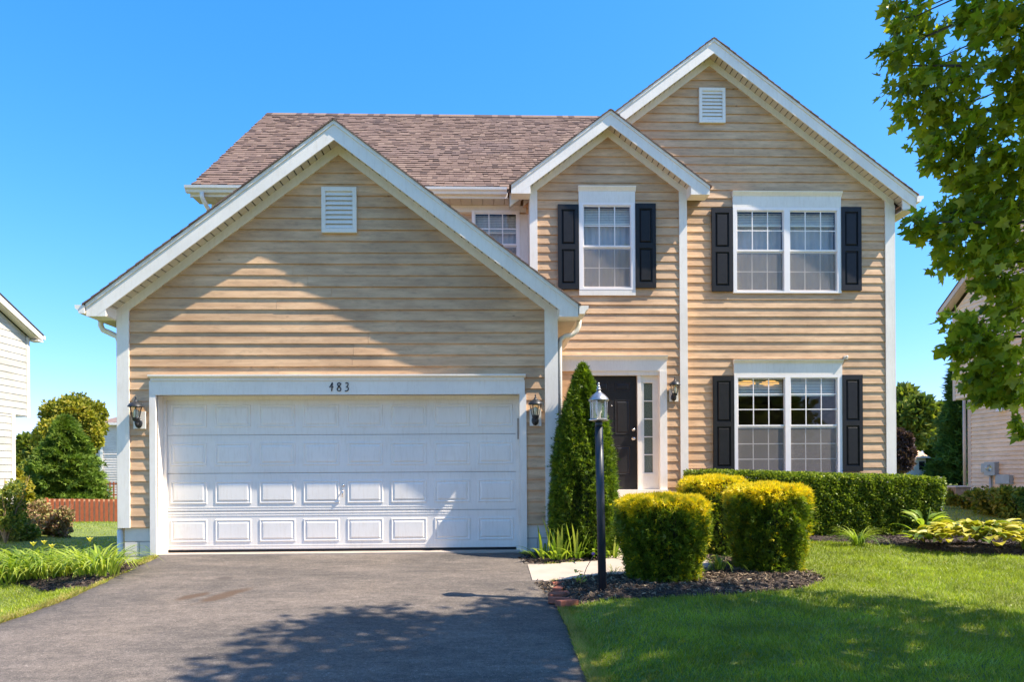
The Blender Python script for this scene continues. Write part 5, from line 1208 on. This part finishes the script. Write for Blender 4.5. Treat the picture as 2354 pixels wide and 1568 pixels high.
for dx, Y, dt, wpx, lab in ((2148, 60, 935, 30, 'narrow dark arborvitae nearest the shed, tallest of the row'), (2166, 59, 945, 34, 'narrow dark arborvitae second in the row behind the grey fence'), (2194, 59, 952, 36, 'narrow dark arborvitae third in the row behind the grey fence'), (2220, 58, 965, 36, 'lighter arborvitae of the row nearest the peach house')):
    x, y, h, c_ = mk(dx, Y, dt, wpx); tree('arborvitae_tree', lab, 'tree', x, y, h, c_ * 1.15, 'arb_dark', 8000, .5, .3, shape='column', tmpl='spray', tr=.15, group='dark arborvitae behind the grey fence')
x, y, h, c_ = mk(2215, 48, 800, 150); tree('spruce_tree', 'tall dark spruce behind the peach sided house', 'tree', x, y, h, c_ * 1.0, 'arb_dark', 16000, .55, 1.0, shape='cone', tmpl='spray', tr=.35, tint_bias=.2)

# maple at the right front, mostly outside the frame
MAPLE_V = [(0, 0, 0), (-.15, .02, .20), (-.45, .10, .17), (-.33, .04, .40), (-.58, .14, .66), (-.25, .04, .64), (-.17, .02, .82), (0, .08, 1.10), (.17, .02, .82), (.25, .04, .64), (.58, .14, .66), (.33, .04, .40), (.45, .10, .17), (.15, .02, .20), (0, -.07, .45)]
MAPLE_F = [(14, i, i + 1) for i in range(0, 13)] + [(14, 13, 0)]
TX, TY = 6.1, 3.1; tzb = ghs(TX, TY)
mp = thing('maple_tree', 'leafy green maple reaching into the picture from the right edge', 'tree', (TX, TY, tzb))
vis_cl = [(2050, 10, 5.0, 18), (2075, 45, 5.1, 24), (2110, 20, 5.2, 26), (2060, 110, 5.0, 42), (2100, 90, 5.2, 45), (2130, 140, 5.1, 52), (2080, 180, 5.1, 52), (2150, 60, 5.3, 24), (2160, 200, 5.0, 56), (2110, 240, 5.1, 50), (2200, 170, 5.2, 40), (2210, 240, 5.0, 52),
          (2150, 300, 5.1, 52), (2190, 340, 5.0, 50), (2250, 290, 4.9, 55), (2170, 365, 5.1, 34), (2240, 370, 5.0, 52), (2210, 420, 5.1, 30), (2300, 340, 4.8, 60), (2300, 420, 4.9, 55), (2265, 455, 5.0, 36), (2345, 380, 4.8, 50), (2340, 460, 4.9, 55),
          (2240, 40, 4.8, 30), (2280, 60, 4.6, 48), (2320, 20, 4.5, 60), (2345, 90, 4.5, 62), (2300, 130, 4.6, 50), (2345, 170, 4.6, 50), (2350, 250, 4.7, 55), (2320, 215, 4.7, 34), (2260, 10, 4.7, 30), (2225, 15, 4.8, 18),
          (2110, 515, 5.2, 26), (2145, 500, 5.2, 36), (2170, 540, 5.1, 42), (2200, 500, 5.1, 44), (2215, 465, 5.1, 26), (2250, 520, 5.0, 52), (2190, 590, 5.1, 44), (2240, 590, 5.0, 50), (2300, 500, 4.9, 55), (2300, 570, 4.9, 56), (2345, 540, 4.8, 56),
          (2290, 640, 4.9, 40), (2330, 630, 4.8, 56), (2300, 690, 4.9, 44), (2345, 700, 4.8, 48), (2200, 740, 5.1, 30), (2235, 745, 5.0, 26), (2220, 780, 5.0, 34), (2260, 780, 4.9, 40), (2190, 800, 5.1, 22), (2230, 830, 5.0, 32), (2280, 830, 4.9, 42), (2320, 780, 4.8, 44),
          (2250, 870, 5.0, 32), (2290, 880, 4.9, 36), (2330, 850, 4.8, 46), (2255, 910, 5.0, 24), (2310, 905, 4.9, 26), (2345, 910, 4.8, 36), (2345, 985, 4.8, 18), (2262, 655, 4.9, 20)]
cl = []
for dx, dy, Y, r in vis_cl:
    X, Z = at(dx, dy, Y); cl.append((X, Y, Z, r / FP * Y))
nvis = len(cl)
tries = 0
while len(cl) < nvis + 380 and tries < 20000:
    tries += 1; v = rng.normal(size=3); v /= np.linalg.norm(v); q = rng.uniform(.45, 1.0)
    p = (5.75 + v[0] * 2.9 * q, 3.2 + v[1] * 2.6 * q, 5.4 + v[2] * 3.3 * q)
    u = proj(p)
    if p[2] < 2.0 or (u[0] > -3000 and u[0] < 2354 + 90 and u[1] > -110): continue
    if p[1] < 0.2: continue
    cl.append((*p, rng.uniform(.26, .42)))
mbt = MB(); mbt.tube([(TX, TY, tzb - .1), (TX + .03, TY, 1.2), (TX - .05, TY + .05, 2.4), (TX - .1, TY, 4.5), (TX, TY, 7.2)], [.13, .11, .10, .06, .02], 10)
mbt.build('trunk', 'bark', mp)
for k, tgt in enumerate([(2080, 150, 5.1), (2170, 250, 5.0), (2300, 380, 4.9), (2150, 510, 5.1), (2280, 600, 4.9), (2225, 780, 5.0), (2300, 860, 4.9), (2330, 60, 4.6)]):
    X, Z = at(*tgt); m_ = MB(); zb_ = max(1.8, Z - 1.6 + .2 * k % .7); m_.tube([(TX - .05, TY, zb_), (TX - 1.0, TY + .5, zb_ + (Z - zb_) * .45), ((TX + X) / 2 - .5, (TY + tgt[2]) / 2 + .3, zb_ + (Z - zb_) * .75), (X, tgt[2], Z)], [.045, .032, .02, .005], 6); m_.build('limb', 'bark', mp)
for k in range(10):
    c_ = cl[nvis + k * 17]; m_ = MB(); m_.tube([(TX, TY, 2.6 + k * .35), ((TX + c_[0]) / 2, (TY + c_[1]) / 2, (3 + k * .3 + c_[2]) / 2), c_[:3]], [.05, .03, .006], 6); m_.build('limb', 'bark', mp)
# twigs within the visible clusters
m_ = MB()
for (X, Y, Z, r) in cl[:nvis]:
    for k in range(3):
        v = rng.normal(size=3); v /= np.linalg.norm(v); m_.tube([(X + .35, Y - .12, Z + .1), (X + .1, Y, Z + .03), (X + v[0] * r, Y + v[1] * r, Z + v[2] * r)], [.007, .005, .002], 4)
m_.build('twigs', 'bark', mp)
P, D, S_ = [], [], []
for i, (X, Y, Z, r) in enumerate(cl):
    n = int(26 + 1900 * r * r) if i < nvis else 62
    v = rng.normal(size=(n, 3)); v /= np.linalg.norm(v, axis=1, keepdims=True); q = rng.random((n, 1)) ** .5 * r * 1.02
    P.append(np.array([X, Y, Z]) + v * q * np.array([1, 1.3, 1])); D.append(v * .5 + rng.normal(size=(n, 3)) * .5 + np.array([-.35, 0, -.55])); S_.append(rng.uniform(.05, .104, n) if i < nvis else rng.uniform(.10, .16, n))
P = np.concatenate(P); D = np.concatenate(D); S_ = np.concatenate(S_); nv_ = sum(int(26 + 1900 * c_[3] ** 2) for c_ in cl[:nvis])
spin = rng.normal(size=(len(P), 3)) * .7 + np.array([1.0, .3, 0.0])
ti = rng.random(len(P)) * .85 + np.where(rng.random(len(P)) < .06, .25, 0)
# 290 nearest visible leaves are parts of their own
order = np.argsort(P[:nv_, 1] - S_[:nv_] * 8); top_ = order[:290]; keep = np.ones(len(P), bool); keep[top_] = False
o = cloud('leaf_mass', MAPLE_V, MAPLE_F, P[keep], D[keep], S_[keep], ti[keep], 'maple', mp, spin=spin[keep], kind='stuff')
LM = []
for t_ in (.1, .3, .5, .7, .9, 1.0):
    me = bpy.data.meshes.new('leaf'); me.from_pydata(MAPLE_V, [], MAPLE_F); me.materials.append(M['maple'])
    a = me.attributes.new('tint', 'FLOAT', 'POINT'); a.data.foreach_set('value', np.full(len(MAPLE_V), t_, np.float32)); LM.append(me)
for i in top_:
    o = bpy.data.objects.new('leaf', LM[int(ti[i] * 5.99) % 6]); C.objects.link(o); o.parent = mp; o.location = Vector(P[i]) - base_pos(mp)
    d = Vector(D[i]).normalized(); a = d.cross(Vector(spin[i])).normalized(); b_ = d.cross(a)
    o.rotation_euler = Matrix((a, b_, d)).transposed().to_euler(); o.scale = (S_[i],) * 3

# ------------------------------------------------------------------ neighbouring houses
def neighbour(name, label, s_, x_low, y_low, x_up, y_up, y_eave, ynear, zb, zbay, zeave, ztopg, m, tm, pitch, pe, ridge_y, ovx):
    """gable wall facing sideways (towards our house), seen at a grazing angle; s_=+1: wall faces +x (house on the left)"""
    t = thing(name, label, 'house', (x_low, y_low, zb))
    th = (.018 if s_ > 0 else .032) * s_
    def planks(X, y0, y1f, z0, z1, yn):
        z = z0
        while z < z1 - .02:
            zt = min(z + pitch, z1); ya = y1f(z); yb_ = y1f(zt); m_ = MB()
            m_.hexa([(X, yn(z), z), (X + th, yn(z), z), (X + th, ya, z), (X, ya, z), (X, yn(zt), zt), (X + th * .25, yn(zt), zt), (X + th * .25, yb_, zt), (X, yb_, zt)]); m_.build('siding_plank', m, t); z += pitch
    hf = 60 * s_
    far = lambda z: y_up; 
    planks(x_low, 0, lambda z: y_low - .12, zb + .35, zbay, lambda z: ynear)
    planks(x_up, 0, lambda z: min(y_up - .1, y_eave - .45 - (z - zeave) / pe), zbay, ztopg, lambda z: max(ynear, 2 * ridge_y - y_eave + (z - zeave) / pe if z > zeave else ynear))
    x_in = x_low - s_ * 9
    MB().box(min(x_low, x_in), max(x_low, x_in) - (.001 if s_ > 0 else 0), ynear, y_low, zb - .6, zbay).build('wall', m, t)
    MB().box(min(x_up, x_in) + (.001 if s_ < 0 else 0), max(x_up, x_in) - (.001 if s_ > 0 else 0), ynear, y_up, zbay + .001, zeave).build('wall', m, t)
    xg = x_up - s_ * .002
    MB().prism_x([(ynear, zeave), (y_up, zeave), (ridge_y, zeave + (y_up - ridge_y) * pe)], min(xg, x_in), max(xg, x_in)).build('gable_wall', m, t)
    c0, c1 = (x_low + .002 * s_, x_low + .03 * s_); MB().box(min(c0, c1), max(c0, c1), y_low - .12, y_low + .01, zb + .3, zbay - .001).build('corner_board', tm, t)
    MB().box(min(x_low, c1), max(x_low, c1), y_low + .0105, y_low + .03, zb + .3, zbay - .001).build('corner_board', tm, t)
    c0, c1 = (x_up + .002 * s_, x_up + .03 * s_); MB().box(min(c0, c1), max(c0, c1), y_up - .1, y_up + .03, zbay - .05, zeave).build('corner_board', tm, t)
    MB().box(min(x_up, x_in), max(x_up, x_in), y_low + .031, y_up, zbay - .03, zbay - .001).build('soffit', tm, t)
    # rake: fascia + roof slabs
    xo = x_up + s_ * ovx; ztp = lambda y: zeave + .12 + (y_eave - y) * pe
    for nm, a, b_, mm in (('rake_board', xo - s_ * .03, xo, tm),):
        MB().prism_x([(ridge_y, ztp(ridge_y)), (y_eave, ztp(y_eave)), (y_eave, ztp(y_eave) - .17), (ridge_y, ztp(ridge_y) - .25)], min(a, b_), max(a, b_)).build(nm, mm, t)
    MB().prism_x([(ridge_y, ztp(ridge_y) - .2), (y_eave - .02, ztp(y_eave) - .17), (y_eave - .02, ztp(y_eave) - .19), (ridge_y, ztp(ridge_y) - .23)], min(x_up + s_ * .031, xo - s_ * .031), max(x_up + s_ * .031, xo - s_ * .031)).build('soffit', tm, t)
    MB().prism_x([(ridge_y, ztp(ridge_y) + .03), (y_eave + .03, ztp(y_eave + .03) + .03), (y_eave + .03, ztp(y_eave + .03)), (ridge_y, ztp(ridge_y) + .001)], min(x_in, xo + s_ * .02), max(x_in, xo + s_ * .02)).build('roof', 'roof_edge', t)
    yn2 = 2 * ridge_y - y_eave
    MB().prism_x([(ridge_y, ztp(ridge_y) + .03), (ridge_y, ztp(ridge_y) + .001), (yn2, ztp(y_eave)), (yn2, ztp(y_eave) + .03)], min(x_in, xo + s_ * .02), max(x_in, xo + s_ * .02)).build('roof', 'roof_edge', t)
    MB().box(min(x_in, xo), max(x_in, xo), y_eave + .035, y_eave + .14, ztp(y_eave) - .12, ztp(y_eave) - .01).build('gutter', tm, t)
    MB().box(min(x_up, xo), max(x_up, xo), y_up + .031, y_eave + .03, ztp(y_eave) - .22, ztp(y_eave) - .175).build('eave_box', tm, t)
    return t
xl_ = at(65, 900, 21.5)[0]; xlow = at(30, 1000, 20.85)[0]; zbL = -.75
neighbour('neighbour_house', 'cream clapboard house at the left picture edge', 1, xl_ - .002, 20.85, xl_, 21.5, 21.75, 15.0, zbL, at(65, 957, 21.5)[1], 5.24, 5.24 + 1.6, 'siding_cream', 'trim_cream', .2, .42, 17.8, .28)
xr_ = at(2228, 1000, 21.5)[0]
nb = neighbour('neighbour_house', 'peach clapboard house at the right picture edge behind the maple leaves', -1, xr_, 21.5, xr_ + .002, 22.2, 22.5, 12.4, .08 - .1, at(2228, 915, 21.8)[1], 6.2, 6.2 + 3.2, 'siding_peach', 'trim_peach', .13, .66, 17.3, .30)
MB().box(xr_ - .01, xr_ + .3, 13.2, 21.4, -.6, .33).build('foundation', 'block', nb)
MB().tube([(xr_ - .07, 21.62, .1), (xr_ - .07, 21.62, at(2228, 918, 21.8)[1] - .05)], .045, 6).build('downspout', 'trim_peach', nb)
# meters on the peach house
def on_wall(dx, dy):    # point on the side wall plane x = xr_
    d = ray(dx, dy); tt = xr_ / d.x; return (d.y * tt, CAMZ + d.z * tt)
my, mz = on_wall(2286, 1078)
em = thing('electric_meter', 'grey electric meter box with round glass dial on the peach house wall', 'electric meter', (xr_, my, mz))
MB().box(xr_ - .16, xr_ - .019, my - .22, my + .22, mz - .2, mz + .2).build('box', 'utility_grey', em)
m_ = MB(); m_.lathe((0, 0, 0), [(.10, 0), (.10, .04), (.07, .08), (.01, .09)], 14); m_.v = [(xr_ - .161 - z, my + x, mz + .02 + y) for x, y, z in m_.v]; m_.build('dial', 'glass_lamp', em)
MB().tube([(xr_ - .08, my + .05, mz - .2), (xr_ - .08, my + .05, .05)], .035, 8).build('conduit', 'utility_grey', em)
my, mz = on_wall(2270, 1076); em = thing('junction_box', 'small grey junction box left of the electric meter', 'utility box', (xr_, my, mz)); MB().box(xr_ - .10, xr_ - .019, my - .18, my + .14, mz - .13, mz + .13).build('box', 'utility_grey', em); MB().box(xr_ - .11, xr_ - .101, my - .16, my + .12, mz - .11, mz + .11).build('lid', 'utility_grey', em)
my, mz = on_wall(2314, 1103); em = thing('utility_box', 'grey utility box with lid below and right of the electric meter', 'utility box', (xr_, my, mz)); MB().box(xr_ - .12, xr_ - .019, my - .3, my + .3, mz - .13, mz + .13).build('box', 'utility_grey', em); MB().box(xr_ - .14, xr_ - .121, my - .28, my + .2, mz - .11, mz + .15).build('lid', 'utility_grey', em)
my, mz = on_wall(2305, 940); em = thing('dryer_vent', 'small white vent hood under the maple leaves on the peach house', 'vent hood', (xr_, my, mz)); MB().hexa([(xr_ - .14, my - .12, mz - .08), (xr_ - .02, my - .12, mz - .08), (xr_ - .02, my + .12, mz - .08), (xr_ - .14, my + .12, mz - .08), (xr_ - .05, my - .12, mz + .08), (xr_ - .02, my - .12, mz + .08), (xr_ - .02, my + .12, mz + .08), (xr_ - .05, my + .12, mz + .08)]).build('hood', TR, em); MB().box(xr_ - .02, xr_ - .0185, my - .16, my + .16, mz - .12, mz + .12).build('plate', 'siding_peach', em)

# pale two storey house far left, real lap siding
YB = 58.0; x0, x1 = at(233, 1000, YB)[0], at(233, 1000, YB)[0] + 10; z0, z1 = at(240, 1125, YB)[1] - .6, at(240, 975, YB)[1]
bh = thing('distant_house', 'pale two storey house behind the spruce with a brown hip roof', 'house', (x0, YB, z0))
m_ = MB(); z = z0
while z < z1 - .05: wedge_plank(m_, x0, x1, x0, x1, z, min(z + .21, z1), YB, th=.05); z += .2
o = m_.build('lap_siding', 'siding_pale', bh); o['kind'] = 'stuff'
xs0 = at(201, 1000, YB + 7)[0]
m_ = MB(); m_.hexa([(x0, YB + .01, z0), (x1, YB + .01, z0), (x1, YB + 8, z0), (xs0, YB + 8, z0), (x0, YB + .01, z1), (x1, YB + .01, z1), (x1, YB + 8, z1), (xs0, YB + 8, z1)]); m_.build('wall', 'siding_pale', bh)
MB().box(x0 - .05, x0 + .15, YB - .09, YB - .052, z0, z1).build('corner_board', TR, bh)
MB().add([(x0 - .6, YB - .5, z1), (x1, YB - .5, z1), (x1, YB + 8, z1), (xs0 - .6, YB + 8, z1), (x0 + 3.6, YB + 4, z1 + 2.0), (x1, YB + 4, z1 + 2.0)], [(0, 1, 5, 4), (1, 2, 5), (2, 3, 4, 5), (3, 0, 4), (0, 3, 2, 1)]).build('roof', 'roof_far', bh)
MB().add([(x0 - .65, YB - .55, z1 - .12), (x1, YB - .55, z1 - .12), (x1, YB - .55, z1 + .06), (x0 - .65, YB - .55, z1 + .06), (xs0 - .65, YB + 8, z1 - .12), (xs0 - .65, YB + 8, z1 + .06)], [(0, 1, 2, 3), (0, 3, 5, 4)]).build('gutter', TR, bh)
for zz in (z1 - 1.6, z0 + 1.6):
    f = .45; xa = x0 + (xs0 - x0) * f; ya = YB + 8 * f
    wv = MB().hexa([(xa - .06 + .2, ya - .7, zz - .7), (xa + .2, ya - .7, zz - .7), (xa + .0, ya + .7, zz - .7), (xa - .15, ya + .7, zz - .7), (xa - .06 + .2, ya - .7, zz + .7), (xa + .2, ya - .7, zz + .7), (xa, ya + .7, zz + .7), (xa - .15, ya + .7, zz + .7)])
    wv.build('window', 'black_door', bh)
# far roofs on the left
for (dx0_, dx1_, dyr, dye, Y, m_w, lab) in ((-40, 45, 1030, 1058, 75, 'siding_pale', 'far house with a brown roof seen past the cream house'), (48, 108, 1028, 1062, 85, 'siding_pale', 'far grey gabled house half hidden by the light green tree')):
    xa, xb = at(dx0_, 1050, Y)[0], at(dx1_, 1050, Y)[0]; zr_, ze_ = at(dx0_, dyr, Y)[1], at(dx0_, dye, Y)[1]
    fh = thing('far_house', lab, 'house', (xa, Y, -1.5)); MB().box(xa, xb, Y, Y + 8, -2, ze_).build('wall', m_w, fh)
    MB().prism_x([(Y - .4, ze_ - .05), (Y + 4, zr_), (Y + 8.4, ze_ - .05)][::-1], xa - .4, xb + .4).build('roof', 'roof_far', fh)
    for k in (.3, .7): MB().box(xa + (xb - xa) * k - .4, xa + (xb - xa) * k + .4, Y - .05, Y - .002, ze_ - 1.7, ze_ - .6).build('window', 'black_door', fh)
# shed-like house on the right and its things
Y = 50.0; xa, xb = at(2085, 1050, Y)[0], at(2128, 1050, Y)[0]; ze_, zr_ = at(2100, 1052, Y)[1], at(2100, 1030, Y)[1]
fh = thing('garden_shed', 'small cream shed with a reddish roof between house and dark arborvitae', 'shed', (xa, Y, -.1)); MB().box(xa - 1, xb, Y, Y + 3, -.2, ze_).build('wall', 'trim_cream', fh)
MB().prism_x([(Y - .3, ze_ - .05), (Y + 2, zr_ + .1), (Y + 3.3, ze_)][::-1], xa - 1.2, xb + .25).build('roof', 'red_wood_light', fh); MB().box(xb - .5, xb - .1, Y - .04, Y - .001, ze_ - .9, ze_ - .3).build('window', 'black_door', fh)
sw = thing('play_slide', 'dark playset slide standing before the cream shed', 'playset', (xb + .2, Y - 1, -.1))
MB().tube([(xb + .35, Y - 1, at(2130, 1032, Y)[1]), (xb + .2, Y - 1, at(2130, 1060, Y)[1]), (xb + .3, Y - 1, at(2130, 1090, Y)[1]), (xb + .75, Y - 1, at(2130, 1112, Y)[1])], .16, 8, .9, .4).build('slide', 'blue_cloth', sw)
MB().tube([(xb + .5, Y - .9, at(2130, 1032, Y)[1]), (xb + .6, Y - .9, -.1)], .06, 6).build('post', 'grey_wood', sw)

# ------------------------------------------------------------------ fences
def fence(name, label, p0, p1, h, pitch, wd, m, gapm=None, h_var=.02, rails=2, posts=2.4):
    t = thing(name, label, 'fence', (p0[0], p0[1], p0[2])); d = Vector((p1[0] - p0[0], p1[1] - p0[1], 0)); L_ = d.length; d.normalize(); nrm = Vector((d.y, -d.x, 0)); ang = math.atan2(d.y, d.x)
    if nrm.y > 0: nrm = -nrm
    def board(a, b_, z0, z1, off, th, mm, nm):
        m_ = MB(); A = Vector((p0[0], p0[1], 0)) + d * a + nrm * off; B = Vector((p0[0], p0[1], 0)) + d * b_ + nrm * off; k = nrm * th
        zb0 = p0[2] + (p1[2] - p0[2]) * a / L_
        m_.hexa([(*(A + k).xy, zb0 + z0), (*(B + k).xy, zb0 + z0), (*B.xy, zb0 + z0), (*A.xy, zb0 + z0), (*(A + k).xy, zb0 + z1), (*(B + k).xy, zb0 + z1), (*B.xy, zb0 + z1), (*A.xy, zb0 + z1)]); m_.build(nm, mm, t)
    a = 0
    while a < L_:
        board(a, a + wd, -.05, h + random.uniform(-h_var, h_var), .03, .022, m, 'picket'); 
        if gapm: board(a + pitch * .5, min(a + pitch * .5 + wd, L_), -.05, h - .01, -.03, .022, gapm, 'picket')  # rear row, its sunlit look painted in by the paler material
        a += pitch
    for k in range(rails): board(0, L_, h * (.15 + .7 * k / max(1, rails - 1)), h * (.15 + .7 * k / max(1, rails - 1)) + .08, -.055, .03, m, 'rail')
    a = 0
    while a <= L_: board(a, a + .1, -.05, h + .06, .056, .07, m, 'post'); a += posts
def fpt(dx, dy, Y): x, z = at(dx, dy, Y); return (x, Y, z)
pa = fpt(106, 1199, 36.5); pb = fpt(275, 1199, 37.0)
fence('picket_fence', 'low red stained picket fence across the left lawn', pa, (pb[0], pb[1], pb[2]), 1.15, .232, .14, 'red_wood', 'red_wood_light', posts=40)
pa = fpt(-20, 1165, 44); pb = fpt(106, 1158, 44); fence('picket_fence', 'red picket fence further back beside the yellow bush', (pa[0], 44, pa[2] - .9), (pb[0], 44, pb[2] - .9), 1.15, .26, .16, 'red_wood', None)
pa = fpt(226, 1146, 50); pb = fpt(276, 1146, 50); fence('picket_fence', 'red open picket fence below the pale distant house', pa, pb, 1.15, .26, .1, 'red_wood', None)
pa = fpt(2055, 1124, 55); pb = fpt(2260, 1124, 55); fence('board_fence', 'weathered grey brown board fence behind the right lawn', pa, pb, 1.25, .19, .18, 'grey_wood', None, posts=2.6)

# ------------------------------------------------------------------ loose shrubs at the sides
def bush(name, label, x, y, r, h, m, n, size, tw='dry_twig', cat='bush', group=None, tmpl='leaf'):
    z = ghs(x, y); t = thing(name, label, cat, (x, y, z), group); m_ = MB()
    for k in range(16):
        a = rng.uniform(0, 6.28); m_.tube([(x, y, z), (x + r * .5 * math.cos(a), y + r * .5 * math.sin(a), z + h * .5), (x + r * .9 * math.cos(a), y + r * .9 * math.sin(a), z + h * rng.uniform(.5, 1))], [.015, .01, .004], 4)
    m_.build('stems', tw, t); cs = [(x + rng.uniform(-r, r) * .7, y + rng.uniform(-r, r) * .5, z + h * rng.uniform(.2, .85), r * rng.uniform(.2, .4)) for _ in range(12)]
    ci = rng.integers(0, 12, n); cc = np.array(cs)[ci]; v = rng.normal(size=(n, 3)); v /= np.linalg.norm(v, axis=1, keepdims=True)
    cloud('foliage', LEAF_V, LEAF_F, cc[:, :3] + v * rng.random((n, 1)) ** .5 * cc[:, 3:4], v + rng.normal(size=(n, 3)) * .6, rng.uniform(.7, 1.3, n) * size, rng.random(n), m, t)
x = tx(80, 20); bush('dry_bush', 'sprawling dry brown bush before the red fence', x, 20, 1.0, .85, 'dry', 5000, .10)
x = tx(118, 20.5); bush('dry_bush', 'low dry bush with olive leaves at the right end of the brown one', x, 20.5, .6, .5, 'dry', 2500, .10)
x = tx(12, 17.5); bush('rose_bush', 'thin green climbing bush at the corner of the cream house', x, 17.5, .55, 1.75, 'tree_far', 2200, .08)
x = tx(15, 18.5); bush('green_bush', 'low green bush at the foot of the cream house', x, 18.5, .8, .7, 'tree_far', 3500, .09)
for dx, Y, r, h, lab in ((2300, 16.5, .8, .5, 'dark green shrub below the utility boxes'), (2345, 15.5, .7, .6, 'dark green shrub at the right picture edge under the peach wall'), (2225, 18.5, .4, .4, 'weedy green plants at the corner of the peach house'), (2262, 18, .5, .4, 'low green plants left of the dark shrub'), (2190, 20, .2, .5, 'thin leggy weed between lawn and peach house')):
    x = tx(dx, Y); bush('side_shrub', lab, x, Y, r, h, 'tree_far', 3200, .11, cat='shrub')
x, Y = tx(2203, 20), 20.0
st = thing('planter_stump', 'dark square planter box at the corner of the peach house', 'planter', (x, Y, ghs(x, Y))); MB().box(x - .22, x + .22, Y - .2, Y + .2, ghs(x, Y), .58).build('box', 'grey_wood', st); MB().box(x - .26, x + .26, Y - .24, Y + .24, .581, .62).build('lid', 'siding_pale', st)
x = tx(2157, 13); ac = thing('white_post', 'short white post standing at the right end of the hedge', 'post', (x, 13, 0)); MB().box(x - .05, x + .05, 12.95, 13.05, -.05, at(2157, 1100, 13)[1]).build('post', TR, ac); MB().box(x - .06, x + .06, 12.94, 13.06, at(2157, 1100, 13)[1] + .001, at(2157, 1100, 13)[1] + .02).build('cap', TR, ac)
x, z = at(1944, 822, YR - .04); cc = thing('wall_hook', 'small cream cable bracket at the lower window hood corner', 'bracket', (x, YR, z)); MB().box(x - .035, x + .035, YR - .06, YR - .0225, z - .03, z + .03).build('base', 'trim_cream', cc); MB().tube([(x, YR - .06, z), (x, YR - .1, z + .01)], .02, 8).build('nozzle', 'trim_cream', cc)

# trees across the street behind the camera: the ground floor panes mirror them
for i, (x, y, h, r, lab) in enumerate(((-9, -24, 11, 4.2, 'broad tree across the street mirrored at the left of the ground floor window'), (0, -26, 10, 4.5, 'broad tree across the street mirrored in the middle of the ground floor window'), (9, -25, 11, 4.4, 'broad tree across the street mirrored at the right of the ground floor window'), (18, -24, 10, 4.4, 'broad tree across the street at the far right of the reflections'))):
    tree('street_tree', lab, 'tree', x, y, h, r, 'tree_far', 7000, .55, 1.2, tr=.3)
